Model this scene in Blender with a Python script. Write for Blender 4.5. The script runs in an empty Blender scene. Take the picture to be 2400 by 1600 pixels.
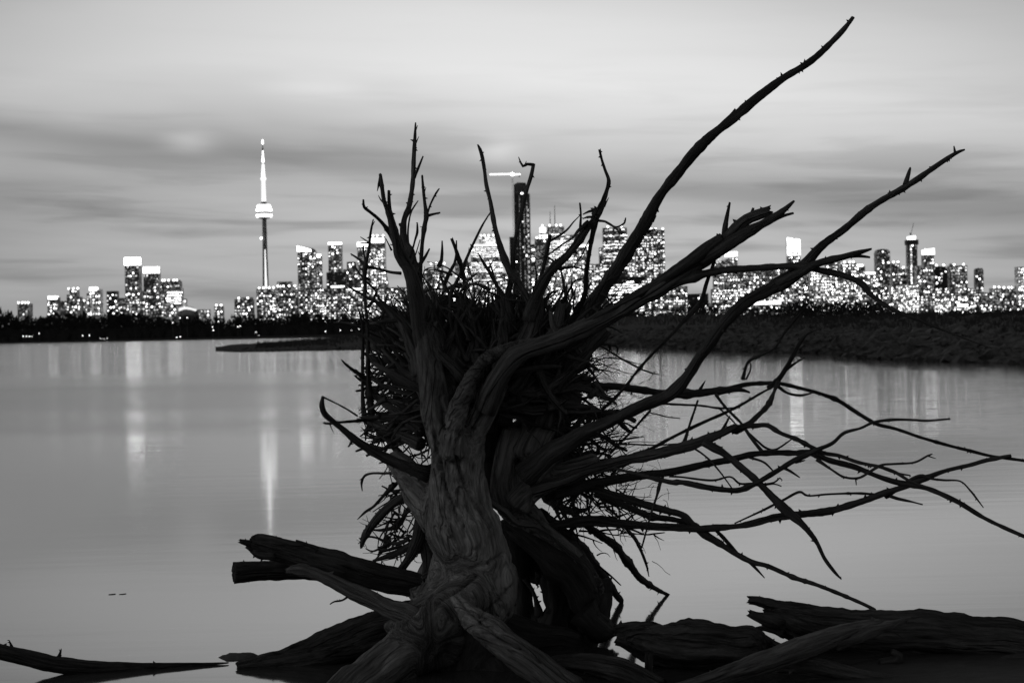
import bpy, math, random
import numpy as np
from mathutils import Vector, Matrix, noise, kdtree
R = math.radians
S = bpy.context.scene
C = S.collection
rnd = random.Random(7)

# ------------------------------------------------------------------ camera
F = 4000.0                       # focal length in pixels of the 2400 px wide frame (60 mm on 36 mm)
CAMZ = 1.7
ROT = Matrix.Rotation(R(90) - math.atan(24 / F), 3, 'X') @ Matrix.Rotation(R(-1.1), 3, 'Z')
cam_d = bpy.data.cameras.new('camera'); cam = bpy.data.objects.new('camera', cam_d); C.objects.link(cam)
cam.matrix_world = Matrix.Translation((0, 0, CAMZ)) @ ROT.to_4x4()
cam_d.lens = 60; cam_d.sensor_width = 36; cam_d.clip_start = 0.1; cam_d.clip_end = 60000
cam_d.dof.use_dof = True; cam_d.dof.focus_distance = 9.0; cam_d.dof.aperture_fstop = 6.3
S.camera = cam

def at(px, py, Y):
    d = ROT @ Vector(((px - 1200) / F, -(py - 800) / F, -1))
    return Vector((0, 0, CAMZ)) + d * (Y / d.y)

# zones: cut-outs of the frame with their own pixel grid (origin x, origin y, scale)
ZN = {'F': (0, 0, .98), 'Z1': (750, 250, 2.85), 'Z2': (1150, 300, 3.1367), 'Z3': (700, 700, 3.4836), 'Z4': (1100, 700, 3.485),
      'Z5': (500, 1100, 3.1367), 'Z6': (1000, 1050, 2.8517), 'Z7': (1600, 800, 2.61375), 'Z8': (1400, 1300, 2.352),
      'Zb': (0, 1450, 2.94), 'Z9': (1500, 450, 3.485),
      'ZA': (0, 500, 2.94), 'ZB': (600, 500, 3.92), 'ZC': (1000, 350, 3.485), 'ZD': (1500, 450, 3.485), 'ZE': (1900, 450, 3.484),
      'ZT': (580, 320, 3.92)}
def zpx(z, x, y):
    a, b, s = ZN[z]
    return a + x / s, b + y / s

# ------------------------------------------------------------------ materials (the place is seen in black and white: greys only)
def mat(name):
    m = bpy.data.materials.new(name); m.use_nodes = True
    nt = m.node_tree; nt.nodes.clear()
    out = nt.nodes.new('ShaderNodeOutputMaterial')
    return m, nt, out
def nd(nt, t, **kw):
    n = nt.nodes.new(t)
    for k, v in kw.items():
        if k in n.inputs.keys() if hasattr(n.inputs, 'keys') else False:
            n.inputs[k].default_value = v
        else:
            setattr(n, k, v)
    return n
def g(v): return (v, v, v, 1)
def math_n(nt, op, a, b=None, c=None):
    n = nt.nodes.new('ShaderNodeMath'); n.operation = op
    for i, v in enumerate((a, b, c)):
        if v is None: continue
        if isinstance(v, (int, float)): n.inputs[i].default_value = v
        else: nt.links.new(v, n.inputs[i])
    return n.outputs[0]
def ramp(nt, fac, stops):
    n = nt.nodes.new('ShaderNodeValToRGB'); e = n.color_ramp.elements
    while len(e) < len(stops): e.new(.5)
    for i, (p, v) in enumerate(stops):
        e[i].position = p; e[i].color = g(v)
    nt.links.new(fac, n.inputs[0])
    return n.outputs[0]
def noise_n(nt, vec, scale, detail=4, rough=.55, dist=0):
    n = nt.nodes.new('ShaderNodeTexNoise'); n.inputs['Scale'].default_value = scale
    n.inputs['Detail'].default_value = detail; n.inputs['Roughness'].default_value = rough; n.inputs['Distortion'].default_value = dist
    if vec is not None: nt.links.new(vec, n.inputs['Vector'])
    return n.outputs['Fac']
def mapping(nt, vec, scale):
    n = nt.nodes.new('ShaderNodeMapping'); n.inputs['Scale'].default_value = scale
    nt.links.new(vec, n.inputs['Vector'])
    return n.outputs[0]

def wood_mat(name, lo, hi, bump=.012, rough=.85, crack=.5, kz=1.0, height_shade=None):
    m, nt, out = mat(name)
    a = nd(nt, 'ShaderNodeAttribute', attribute_name='grain')
    v = a.outputs['Vector']; iso = kz == 'iso'
    fine = noise_n(nt, mapping(nt, v, (60, 60, 60 if kz == 'iso' else 5)), 1, 5, .65, .4)
    mid = noise_n(nt, mapping(nt, v, (16, 16, 16 if iso else 1.6)), 1, 4, .6, .3 if iso else .8)
    big = noise_n(nt, mapping(nt, v, (4, 4, 4 if iso else 2.2)), 1, 3, .5)
    ck = noise_n(nt, mapping(nt, v, (6.5 if iso else 9, 6.5 if iso else 9, 6.5 if iso else .55)), 1, 3, .5, .3)
    ck = math_n(nt, 'ABSOLUTE', math_n(nt, 'SUBTRACT', ck, .5))
    ck = ramp(nt, ck, ((0, 0), (.012, .25), (.03, 1)))
    sp = nd(nt, 'ShaderNodeTexVoronoi'); sp.inputs['Scale'].default_value = 1
    nt.links.new(mapping(nt, v, (26, 26, 26 if iso else 9)), sp.inputs['Vector'])
    pit = ramp(nt, sp.outputs['Distance'], ((0, 0), (.12, .3), (.22, 1)))
    mix = math_n(nt, 'ADD', math_n(nt, 'MULTIPLY', fine, .5), math_n(nt, 'ADD', math_n(nt, 'MULTIPLY', mid, .3), math_n(nt, 'MULTIPLY', big, .2)))
    col = ramp(nt, mix, ((.38, lo * .7), (.5, (lo + hi) / 2), (.61, hi * 1.15)))
    if height_shade:      # upper trunk darkened in the colour for weaker light there, foot as wet wood
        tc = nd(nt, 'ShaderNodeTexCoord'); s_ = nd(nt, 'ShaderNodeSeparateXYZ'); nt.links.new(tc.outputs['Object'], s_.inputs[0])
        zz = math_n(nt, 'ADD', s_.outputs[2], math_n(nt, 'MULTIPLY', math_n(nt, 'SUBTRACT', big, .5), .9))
        wf = ramp(nt, math_n(nt, 'DIVIDE', zz, 3), height_shade)
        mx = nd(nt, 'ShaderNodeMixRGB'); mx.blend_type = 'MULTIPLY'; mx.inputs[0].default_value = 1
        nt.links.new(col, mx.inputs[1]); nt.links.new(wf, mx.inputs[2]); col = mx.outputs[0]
    h = math_n(nt, 'ADD', math_n(nt, 'MULTIPLY', fine, 1.1), math_n(nt, 'MULTIPLY', mid, .5 if iso else .9))
    h = math_n(nt, 'ADD', h, math_n(nt, 'MULTIPLY', ck, crack))
    h = math_n(nt, 'ADD', h, math_n(nt, 'MULTIPLY', pit, .12))
    b = nd(nt, 'ShaderNodeBump'); b.inputs['Strength'].default_value = 1; b.inputs['Distance'].default_value = bump
    nt.links.new(h, b.inputs['Height'])
    p = nd(nt, 'ShaderNodeBsdfPrincipled'); p.inputs['Roughness'].default_value = rough
    p.inputs['Specular IOR Level'].default_value = .15
    nt.links.new(col, p.inputs['Base Color']); nt.links.new(b.outputs[0], p.inputs['Normal'])
    nt.links.new(p.outputs[0], out.inputs[0])
    return m
M_trunk = wood_mat('bleached_wood', .12, .36, .02, crack=1.0, kz='iso', height_shade=((.02, .42), (.13, .95), (.34, 1), (.44, .55), (.6, .36)))
M_arm = wood_mat('half_bleached_root', .05, .135, .025, crack=.8)
M_root = wood_mat('weathered_root', .032, .09, .016)
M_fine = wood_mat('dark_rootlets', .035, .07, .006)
M_log = wood_mat('wet_log', .03, .11, .035, crack=.9)
M_pale = wood_mat('pale_driftwood', .07, .20, .025)

def plain(name, v, rough=.8, nscale=None, amp=.5, spec=.3, bump=0):
    m, nt, out = mat(name)
    p = nd(nt, 'ShaderNodeBsdfPrincipled'); p.inputs['Roughness'].default_value = rough; p.inputs['Specular IOR Level'].default_value = spec
    if nscale:
        tc = nd(nt, 'ShaderNodeTexCoord')
        f = noise_n(nt, tc.outputs['Object'], nscale, 6, .65)
        nt.links.new(ramp(nt, f, ((.3, v * (1 - amp)), (.7, v * (1 + amp)))), p.inputs['Base Color'])
        if bump:
            b = nd(nt, 'ShaderNodeBump'); b.inputs['Distance'].default_value = bump; nt.links.new(f, b.inputs['Height']); nt.links.new(b.outputs[0], p.inputs['Normal'])
    else:
        p.inputs['Base Color'].default_value = g(v)
    nt.links.new(p.outputs[0], out.inputs[0])
    return m
def glow(name, s, base=.5):
    m, nt, out = mat(name)
    e = nd(nt, 'ShaderNodeEmission'); e.inputs[0].default_value = g(1); e.inputs[1].default_value = s
    nt.links.new(e.outputs[0], out.inputs[0])
    m.cycles.emission_sampling = 'NONE'
    return m
def facade(name, v, lit=.25, cell=(4.2, 3.4), power=.5):
    """dark facade with a grid of panes, some of them dimly lit from inside"""
    m, nt, out = mat(name)
    tc = nd(nt, 'ShaderNodeTexCoord'); s = nd(nt, 'ShaderNodeSeparateXYZ'); nt.links.new(tc.outputs['Object'], s.inputs[0])
    oi = nd(nt, 'ShaderNodeObjectInfo')
    xs = math_n(nt, 'DIVIDE', math_n(nt, 'ADD', s.outputs[0], s.outputs[1]), cell[0]); zs = math_n(nt, 'DIVIDE', s.outputs[2], cell[1])
    cb = nd(nt, 'ShaderNodeCombineXYZ')
    nt.links.new(math_n(nt, 'FLOOR', xs), cb.inputs[0]); nt.links.new(math_n(nt, 'FLOOR', zs), cb.inputs[1])
    nt.links.new(math_n(nt, 'MULTIPLY', oi.outputs['Random'], 97), cb.inputs[2])
    w = nd(nt, 'ShaderNodeTexWhiteNoise'); nt.links.new(cb.outputs[0], w.inputs['Vector'])
    on = math_n(nt, 'LESS_THAN', w.outputs['Value'], lit)
    fx = math_n(nt, 'FRACT', xs); fz = math_n(nt, 'FRACT', zs)
    pane = math_n(nt, 'MULTIPLY', math_n(nt, 'LESS_THAN', fx, .78), math_n(nt, 'LESS_THAN', fz, .68))
    sc = nd(nt, 'ShaderNodeSeparateColor'); nt.links.new(w.outputs['Color'], sc.inputs[0])
    st = math_n(nt, 'MULTIPLY', math_n(nt, 'MULTIPLY', on, pane), math_n(nt, 'MULTIPLY', sc.outputs[1], power))
    p = nd(nt, 'ShaderNodeBsdfPrincipled'); p.inputs['Emission Color'].default_value = g(1)
    nt.links.new(ramp(nt, pane, ((.4, v), (.6, v * .4))), p.inputs['Base Color'])
    nt.links.new(math_n(nt, 'SUBTRACT', .75, math_n(nt, 'MULTIPLY', pane, .4)), p.inputs['Roughness'])
    nt.links.new(st, p.inputs['Emission Strength']); nt.links.new(p.outputs[0], out.inputs[0])
    m.cycles.emission_sampling = 'NONE'
    return m
M_fac = {'dark': facade('dark_facade', .12, .3, power=.4), 'mid': facade('grey_facade', .2, .4, power=.5),
         'black': facade('black_facade', .035, .05, power=.2), 'busy': facade('lit_facade', .2, .7, (5, 3.6), .55), 'pale': facade('pale_facade', .35, .6, power=.6)}
M_conc = plain('concrete', .22, .8)
M_dark = plain('dark_metal', .06, .6)
M_w = [glow('window_light_dim', .7), glow('window_light', 2.2), glow('window_light_bright', 5.5), glow('window_light_faint', .35), glow('window_light_soft', 1.3)]
M_crown = glow('crown_light', 3.0)
M_crown_hot = glow('crown_light_strong', 9)
M_lamp = glow('lamp_light', 6)
M_flood = glow('flood_light', 60)
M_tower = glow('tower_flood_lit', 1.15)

# ------------------------------------------------------------------ object helpers
def thing(name, label, cat, loc, group=None):
    o = bpy.data.objects.new(name, None); C.objects.link(o); o.location = loc
    o.empty_display_size = .2
    o['label'] = label; o['category'] = cat
    if group: o['group'] = group
    return o
def link_mesh(name, me, m, parent=None):
    o = bpy.data.objects.new(name, me); C.objects.link(o)
    if m is not None and not me.materials: me.materials.append(m)
    if parent is not None: o.parent = parent
    return o
class MB:
    """collects vertices, faces and a grain attribute; build() links them as one mesh object"""
    def __init__(s): s.v = []; s.f = []; s.gr = []
    def ring(s, pts, gr=None):
        i = len(s.v); s.v += [tuple(p) for p in pts]; s.gr += gr if gr else [(0, 0, 0)] * len(pts); return i
    def box(s, x0, x1, y0, y1, z0, z1):
        i = s.ring([(x0, y0, z0), (x1, y0, z0), (x1, y1, z0), (x0, y1, z0), (x0, y0, z1), (x1, y0, z1), (x1, y1, z1), (x0, y1, z1)])
        s.f += [(i, i + 3, i + 2, i + 1), (i + 4, i + 5, i + 6, i + 7)] + [(i + k, i + (k + 1) % 4, i + 4 + (k + 1) % 4, i + 4 + k) for k in range(4)]
    def prism(s, outline, y0, y1):
        """outline in x,z swept from y0 to y1"""
        n = len(outline); a = s.ring([(x, y0, z) for x, z in outline]); b = s.ring([(x, y1, z) for x, z in outline])
        s.f += [tuple(range(a, a + n)), tuple(range(b + n - 1, b - 1, -1))]
        s.f += [(a + k, b + k, b + (k + 1) % n, a + (k + 1) % n) for k in range(n)]
    def lathe(s, prof, cx=0, cy=0, seg=20):
        rs = [s.ring([(cx + r * math.cos(2 * math.pi * k / seg), cy + r * math.sin(2 * math.pi * k / seg), z) for k in range(seg)]) for r, z in prof]
        for a, b in zip(rs, rs[1:]):
            s.f += [(a + k, a + (k + 1) % seg, b + (k + 1) % seg, b + k) for k in range(seg)]
        s.f += [tuple(range(rs[0] + seg - 1, rs[0] - 1, -1)), tuple(range(rs[-1], rs[-1] + seg))]
    def bar(s, p, q, r, seg=6):
        p = Vector(p); q = Vector(q); d = (q - p).normalized(); a = d.orthogonal().normalized(); b = d.cross(a)
        i, j = [s.ring([c + (a * math.cos(2 * math.pi * k / seg) + b * math.sin(2 * math.pi * k / seg)) * r for k in range(seg)]) for c in (p, q)]
        s.f += [(i + k, i + (k + 1) % seg, j + (k + 1) % seg, j + k) for k in range(seg)] + [tuple(range(i + seg - 1, i - 1, -1)), tuple(range(j, j + seg))]
    def build(s, name, m, parent=None, origin=None, smooth=False):
        me = bpy.data.meshes.new(name)
        v = s.v
        if origin is not None: v = [(x - origin[0], y - origin[1], z - origin[2]) for x, y, z in v]
        me.from_pydata(v, [], s.f)
        if any(s.gr[:200]) or any(s.gr[-3:]):
            at_ = me.attributes.new('grain', 'FLOAT_VECTOR', 'POINT')
            at_.data.foreach_set('vector', np.array(s.gr, dtype=np.float32).ravel())
        if smooth: me.polygons.foreach_set('use_smooth', np.ones(len(me.polygons), dtype=bool))
        me.update()
        return link_mesh(name, me, m, parent)

def cr(P, step):
    """Catmull-Rom through P = [(Vector, radius)], resampled at about step"""
    out = []
    n = len(P)
    for i in range(n - 1):
        p0 = P[max(i - 1, 0)]; p1 = P[i]; p2 = P[i + 1]; p3 = P[min(i + 2, n - 1)]
        L = (p2[0] - p1[0]).length
        k = max(1, int(L / step(min(p1[1], p2[1]))))
        for j in range(k):
            t = j / k
            q = .5 * ((2 * p1[0]) + (p2[0] - p0[0]) * t + (2 * p0[0] - 5 * p1[0] + 4 * p2[0] - p3[0]) * t * t + (3 * p1[0] - p0[0] - 3 * p2[0] + p3[0]) * t ** 3)
            out.append((q, p1[1] + (p2[1] - p1[1]) * t))
    out.append(P[-1])
    return out

def tube(mb, P, seed=0, seg=None, wob=.1, flute=.10, jag0=0, jag1=0, twist=1.2, stepk=.7, minstep=.012, spurs=0, flat=1.0):
    """woody limb along P = [(Vector, radius)]: uneven girth, lengthwise flutes, broken ends, small spurs"""
    S_ = cr(P, lambda r: max(minstep, r * stepk))
    kr = random.Random(seed + 5); Ltot = sum((b_[0] - a_[0]).length for a_, b_ in zip(S_, S_[1:]))
    knots = [(kr.uniform(0, Ltot), kr.uniform(.12, .45) * (.4 if max(r_ for _, r_ in S_) > .03 else 1), kr.uniform(.6, 1.6)) for _ in range(int(Ltot * 3))] if wob > .1 else []
    rmax = max(r for _, r in P)
    if rmax > .03 and twist > 1: twist = .35
    if seg is None: seg = 5 if rmax < .008 else 7 if rmax < .02 else 10 if rmax < .05 else 18 if rmax < .1 else 36
    T = None; a = None; L = 0; prev = None; rings = []; off = Vector((seed * 3.17 % 50, seed * 1.31 % 50, seed * .77 % 50))
    n = len(S_)
    info = []
    for i, (p, r) in enumerate(S_):
        d = (S_[min(i + 1, n - 1)][0] - S_[max(i - 1, 0)][0])
        d = d.normalized() if d.length > 1e-9 else Vector((0, 0, 1))
        if a is None: a = d.orthogonal().normalized()
        else:
            a = a - d * a.dot(d); a = a.normalized() if a.length > 1e-6 else d.orthogonal().normalized()
        b = d.cross(a)
        if prev is not None: L += (p - prev).length
        prev = p
        # sideways kinks and knots
        kn = noise.noise_vector(off + Vector((L * 6, 0, 0))) * r * wob * 1.4
        rr0 = r * (1 + wob * 1.3 * noise.noise(off + Vector((0, L * 9, 0))) + wob * .8 * noise.noise(off + Vector((5, L * 30, 0))))
        for kl, ka, kw in knots:
            if abs(L - kl) < 4 * r: rr0 *= 1 + ka * math.exp(-((L - kl) / (kw * r)) ** 2)
        pts = []; gr = []
        for k in range(seg):
            th = 2 * math.pi * k / seg
            c, s_ = math.cos(th), math.sin(th)
            tw = th + L * twist
            fl = noise.noise(off + Vector((math.cos(tw) * 1.5, math.sin(tw) * 1.5, L * 1.1)))
            fl2 = noise.noise(off + Vector((math.cos(tw) * 4, math.sin(tw) * 4, L * 2.5))) if seg > 9 else 0
            fl3 = noise.noise(off + Vector((math.cos(tw) * 10, math.sin(tw) * 10, L * 3))) if seg > 17 else 0
            rr = rr0 * (1 + flute * 2.0 * fl + flute * 1.1 * fl2 + flute * .8 * fl3)
            q = p + kn + a * (c * rr) + b * (s_ * rr * flat)
            e = 0
            if jag0 and i == 0: e = -jag0 * r * (abs(noise.noise(off + Vector((c * 3, s_ * 3, 9)))) * 2.4)
            if jag1 and i == n - 1: e = jag1 * r * (abs(noise.noise(off + Vector((c * 3, s_ * 3, 19)))) * 2.4)
            pts.append(q + d * e); gr.append((c * r + off.x, s_ * r + off.y, L + off.z))
        rings.append(mb.ring(pts, gr)); info.append((p, r, d, a, b))
    for x, y in zip(rings, rings[1:]):
        mb.f += [(x + k, x + (k + 1) % seg, y + (k + 1) % seg, y + k) for k in range(seg)]
    for ri, (p, r, d, a, b), sg in ((rings[0], info[0], -1), (rings[-1], info[-1], 1)):
        c = mb.ring([p + d * sg * r * (.1 if (jag0 or jag1) else .5)], [(off.x, off.y, L)])
        mb.f += [(ri + (k + 1) % seg, ri + k, c) if sg < 0 else (ri + k, ri + (k + 1) % seg, c) for k in range(seg)]
    rs = random.Random(seed)
    for _ in range(spurs):
        i = rs.randrange(1, n); p, r, d, a, b = info[i]
        th = rs.uniform(0, 6.28); o = (a * math.cos(th) + b * math.sin(th)); h = min(r, .016) * rs.uniform(.3, .9) + rs.uniform(.001, .009); w = min(r, .03) * .22 + .002
        o2 = (o + d * rs.uniform(-.9, .9)).normalized()
        base = p + o * r * .75
        u = d; v_ = d.cross(o)
        ri = mb.ring([base + u * w * 1.6, base + v_ * w, base - u * w * 1.6, base - v_ * w, base + o * r * .2 + o2 * h], [(off.x, off.y, L)] * 5)
        mb.f += [(ri, ri + 1, ri + 4), (ri + 1, ri + 2, ri + 4), (ri + 2, ri + 3, ri + 4), (ri + 3, ri, ri + 4)]
    return S_
# ------------------------------------------------------------------ sky: dusk glow ahead, darker behind, bands of cloud
W = bpy.data.worlds.new('World'); S.world = W; W.use_nodes = True
nt = W.node_tree; nt.nodes.clear()
SUN_EL, SUN_AZ = R(4.0), R(-105)         # the last light comes from low on the left, outside the view
tc = nd(nt, 'ShaderNodeTexCoord'); sx = nd(nt, 'ShaderNodeSeparateXYZ'); nt.links.new(tc.outputs['Generated'], sx.inputs[0])
X, Y_, Z = sx.outputs
hyp = math_n(nt, 'SQRT', math_n(nt, 'ADD', math_n(nt, 'MULTIPLY', X, X), math_n(nt, 'MULTIPLY', Y_, Y_)))
v = math_n(nt, 'DIVIDE', Z, math_n(nt, 'MAXIMUM', hyp, .02))
u = math_n(nt, 'ARCTAN2', X, Y_)
cb = nd(nt, 'ShaderNodeCombineXYZ'); nt.links.new(math_n(nt, 'MULTIPLY', u, 3.2), cb.inputs[0]); nt.links.new(math_n(nt, 'MULTIPLY', math_n(nt, 'ADD', v, math_n(nt, 'MULTIPLY', u, .12)), 13), cb.inputs[1])
big = noise_n(nt, cb.outputs[0], 1.0, 4, .55, .5)
cb2 = nd(nt, 'ShaderNodeCombineXYZ'); nt.links.new(math_n(nt, 'MULTIPLY', u, 7), cb2.inputs[0]); nt.links.new(math_n(nt, 'MULTIPLY', math_n(nt, 'ADD', v, math_n(nt, 'MULTIPLY', u, .03)), 75), cb2.inputs[1])
streak = noise_n(nt, cb2.outputs[0], 1.0, 5, .5, .3)
# cloud deck with a sloping edge: higher on the left, lower on the right
ut = math_n(nt, 'MINIMUM', math_n(nt, 'MAXIMUM', math_n(nt, 'ADD', u, .16), -.4), .9)
fold = math_n(nt, 'SQRT', math_n(nt, 'ADD', math_n(nt, 'MULTIPLY', ut, ut), .0049))
vv = math_n(nt, 'ADD', math_n(nt, 'SUBTRACT', v, .0245), math_n(nt, 'SUBTRACT', math_n(nt, 'MULTIPLY', fold, .19), math_n(nt, 'MULTIPLY', ut, .058)))
vv = math_n(nt, 'ADD', vv, math_n(nt, 'MULTIPLY', math_n(nt, 'SUBTRACT', big, .5), .032))
base = ramp(nt, vv, ((0, .40), (.02, .50), (.045, .58), (.066, .55), (.09, .52), (.108, .56), (.126, .74), (.150, .90), (.185, .82), (.25, .50), (.5, .26), (1.0, .18)))
def bump_n(x, c, w):
    t = math_n(nt, 'DIVIDE', math_n(nt, 'SUBTRACT', x, c), w)
    return math_n(nt, 'EXPONENT', math_n(nt, 'MULTIPLY', math_n(nt, 'MULTIPLY', t, t), -1))
low = ramp(nt, v, ((0, .9), (.075, 1), (.11, .35), (.16, .05)))
sk = ramp(nt, streak, ((.36, .68), (.5, 1.0), (.66, 1.10)))
sk = math_n(nt, 'ADD', 1, math_n(nt, 'MULTIPLY', math_n(nt, 'SUBTRACT', sk, 1), low))
vb = math_n(nt, 'ADD', math_n(nt, 'ADD', v, math_n(nt, 'MULTIPLY', u, .10)), math_n(nt, 'MULTIPLY', math_n(nt, 'SUBTRACT', big, .5), .03))
band = math_n(nt, 'SUBTRACT', 1, math_n(nt, 'MULTIPLY', bump_n(vb, .090, .010), .34))
lum = math_n(nt, 'MULTIPLY', math_n(nt, 'MULTIPLY', base, sk), band)
for pu, pv, wu, wv, am in ((-.184, .1115, .014, .0062, .60), (-.005, .107, .013, .0075, .30), (-.115, .143, .030, .006, .12), (-.28, .093, .05, .006, .10)):      # small pale puffs of cloud
    lum = math_n(nt, 'MULTIPLY', lum, math_n(nt, 'ADD', 1, math_n(nt, 'MULTIPLY', math_n(nt, 'MULTIPLY', bump_n(math_n(nt, 'ADD', u, math_n(nt, 'MULTIPLY', math_n(nt, 'SUBTRACT', streak, .5), .02)), pu, wu), bump_n(math_n(nt, 'ADD', v, math_n(nt, 'MULTIPLY', math_n(nt, 'SUBTRACT', big, .5), .01)), pv, wv)), am)))
for pu, pv, wu, wv, am in ((-.285, .089, .035, .0045, .24), (-.24, .073, .05, .003, .16), (.28, .083, .06, .004, .16), (-.02, .068, .04, .003, .12)):      # dark slivers of cloud
    lum = math_n(nt, 'MULTIPLY', lum, math_n(nt, 'SUBTRACT', 1, math_n(nt, 'MULTIPLY', math_n(nt, 'MULTIPLY', bump_n(u, pu, wu), bump_n(math_n(nt, 'ADD', v, math_n(nt, 'MULTIPLY', math_n(nt, 'SUBTRACT', streak, .5), .008)), pv, wv)), am)))
# glow falls away from the set sun and to the side
side = math_n(nt, 'ADD', .22, math_n(nt, 'MULTIPLY', bump_n(u, .03, .40), .62))
side = math_n(nt, 'ADD', side, math_n(nt, 'MULTIPLY', bump_n(u, -1.9, .65), .55))
lum = math_n(nt, 'MULTIPLY', lum, side)
sky = nd(nt, 'ShaderNodeTexSky'); sky.sky_type = 'NISHITA'; sky.sun_disc = False
sky.sun_elevation = SUN_EL; sky.sun_rotation = SUN_AZ
bw = nd(nt, 'ShaderNodeRGBToBW'); nt.links.new(sky.outputs[0], bw.inputs[0])
lum = math_n(nt, 'ADD', lum, math_n(nt, 'MULTIPLY', math_n(nt, 'MINIMUM', bw.outputs[0], 1.0), .05))
bg = nd(nt, 'ShaderNodeBackground'); bg.inputs[1].default_value = 1.0
nt.links.new(lum, bg.inputs[0])
wo = nd(nt, 'ShaderNodeOutputWorld'); nt.links.new(bg.outputs[0], wo.inputs[0])
sd = bpy.data.lights.new('sun', 'SUN'); sd.energy = .16; sd.angle = R(24); sun = bpy.data.objects.new('sun', sd); C.objects.link(sun)
sun.rotation_euler = Vector((math.sin(SUN_AZ) * math.cos(SUN_EL), math.cos(SUN_AZ) * math.cos(SUN_EL), math.sin(SUN_EL))).to_track_quat('Z', 'Y').to_euler()

# ------------------------------------------------------------------ water
def struct(o, label=None, kind='structure'):
    o['kind'] = kind
    return o
m, nt, out = mat('calm_water')
geo = nd(nt, 'ShaderNodeNewGeometry')
pos = geo.outputs['Position']
patch = noise_n(nt, mapping(nt, pos, (.010, .028, 1)), 1, 3, .5)
patch = ramp(nt, patch, ((.46, 0), (.60, 1)))
sy = nd(nt, 'ShaderNodeSeparateXYZ'); nt.links.new(pos, sy.inputs[0])
far = ramp(nt, math_n(nt, 'DIVIDE', sy.outputs[1], 100), ((.12, 0), (.3, 1)))
leftside = ramp(nt, math_n(nt, 'ADD', .5, math_n(nt, 'DIVIDE', sy.outputs[0], 40)), ((.3, 1), (.55, .25)))
wind = ramp(nt, math_n(nt, 'DIVIDE', math_n(nt, 'ADD', sy.outputs[1], math_n(nt, 'MULTIPLY', math_n(nt, 'SUBTRACT', patch, .5), 14)), 100), ((.26, 0), (.36, 1), (.58, 1), (.80, .0)))      # a belt of wind ripples
ruff = math_n(nt, 'MULTIPLY', math_n(nt, 'ADD', math_n(nt, 'MULTIPLY', wind, math_n(nt, 'ADD', .6, math_n(nt, 'MULTIPLY', patch, .4))), math_n(nt, 'MULTIPLY', math_n(nt, 'MULTIPLY', patch, far), .15)), leftside)
w1 = noise_n(nt, mapping(nt, pos, (.55, 2.6, 1)), 1, 3, .5, .3)
w2 = noise_n(nt, mapping(nt, pos, (2.2, 9, 1)), 1, 2, .5)
h = math_n(nt, 'ADD', math_n(nt, 'MULTIPLY', w1, math_n(nt, 'ADD', math_n(nt, 'ADD', .0011, math_n(nt, 'MULTIPLY', far, .0028)), math_n(nt, 'MULTIPLY', ruff, .034))), math_n(nt, 'MULTIPLY', w2, .0001))
b = nd(nt, 'ShaderNodeBump'); b.inputs['Distance'].default_value = 1.0; b.inputs['Strength'].default_value = 1; nt.links.new(h, b.inputs['Height'])
p = nd(nt, 'ShaderNodeBsdfPrincipled'); p.inputs['Base Color'].default_value = g(.05); p.inputs['IOR'].default_value = 1.9
nt.links.new(math_n(nt, 'ADD', .036, math_n(nt, 'ADD', math_n(nt, 'MULTIPLY', leftside, .08), math_n(nt, 'MULTIPLY', ruff, .12))), p.inputs['Roughness'])
nt.links.new(b.outputs[0], p.inputs['Normal']); nt.links.new(p.outputs[0], out.inputs[0])
M_water = m
w = MB(); w.ring([(-20000, -60, 0), (20000, -60, 0), (20000, 30000, 0), (-20000, 30000, 0)]); w.f = [(0, 1, 2, 3)]
struct(w.build('water', M_water))

# ------------------------------------------------------------------ land
M_soil = plain('dark_soil_grass', .032, .95, 1.2, .6, .1, .06)
M_sand = plain('wet_sand', .022, .8, 9, .5, .2, .01)
M_rock = plain('shore_rock', .075, .9, 2.5, .7, .2, .05)
M_brush = plain('bare_brush', .018, .95, None)

def px_of(x, y):        # bearing in frame pixels of a ground point near the horizon
    return 1200 + F * x / y

# beach under the logs: sand that rises towards the camera's side and to the right
bm_ = MB(); nx, ny = 90, 70
def shore_y(x):
    return 8.05 + .75 * min(max((x - 1.15) / .9, 0), 1) - .9 * min(max((-x - 2.2) / 2, 0), 1)
def beach_z(x, y):
    s = shore_y(x) + .05 * noise.noise(Vector((x * 2, 0, 3)))
    return (s - y) * .075 + .012 * noise.noise(Vector((x * 2.5, y * 2.5, 0))) - max(0, (5.5 - y)) * .03
for j in range(ny):
    for i in range(nx):
        x = -9 + 18 * i / (nx - 1); y = -8 + 20 * (j / (ny - 1)) ** .6
        bm_.v.append((x, y, max(beach_z(x, y), -.4))); bm_.gr.append((0, 0, 0))
bm_.f = [(j * nx + i, j * nx + i + 1, (j + 1) * nx + i + 1, (j + 1) * nx + i) for j in range(ny - 1) for i in range(nx - 1)]
struct(bm_.build('beach', M_sand, smooth=True))

# near bank on the right with the low spit that runs out to the left: waterline distance per bearing
def lerp_tab(tab, x):
    if x <= tab[0][0]: return tab[0][1]
    for (a, va), (b_, vb) in zip(tab, tab[1:]):
        if x <= b_: return va + (vb - va) * (x - a) / (b_ - a)
    return tab[-1][1]
def horizon(px): return 776 - .0192 * (px - 1200)
WATERLINE = [(505, 823), (560, 825), (850, 820), (1100, 819), (1380, 822), (1500, 829), (1700, 838), (1950, 845), (2030, 856), (2200, 862), (2400, 868), (2700, 880)]
TOPLINE = [(505, 821), (540, 812), (640, 806), (760, 797), (850, 782), (1000, 775), (1200, 766), (1380, 752), (1480, 741), (1640, 737), (1800, 742), (1900, 746), (2010, 741), (2200, 737), (2400, 736), (2700, 734)]
PX = [505 + (2700 - 505) * k / 219 for k in range(220)]
bk = MB(); NR = 40
def dirx(px): return (px - 1200) / F
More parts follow.
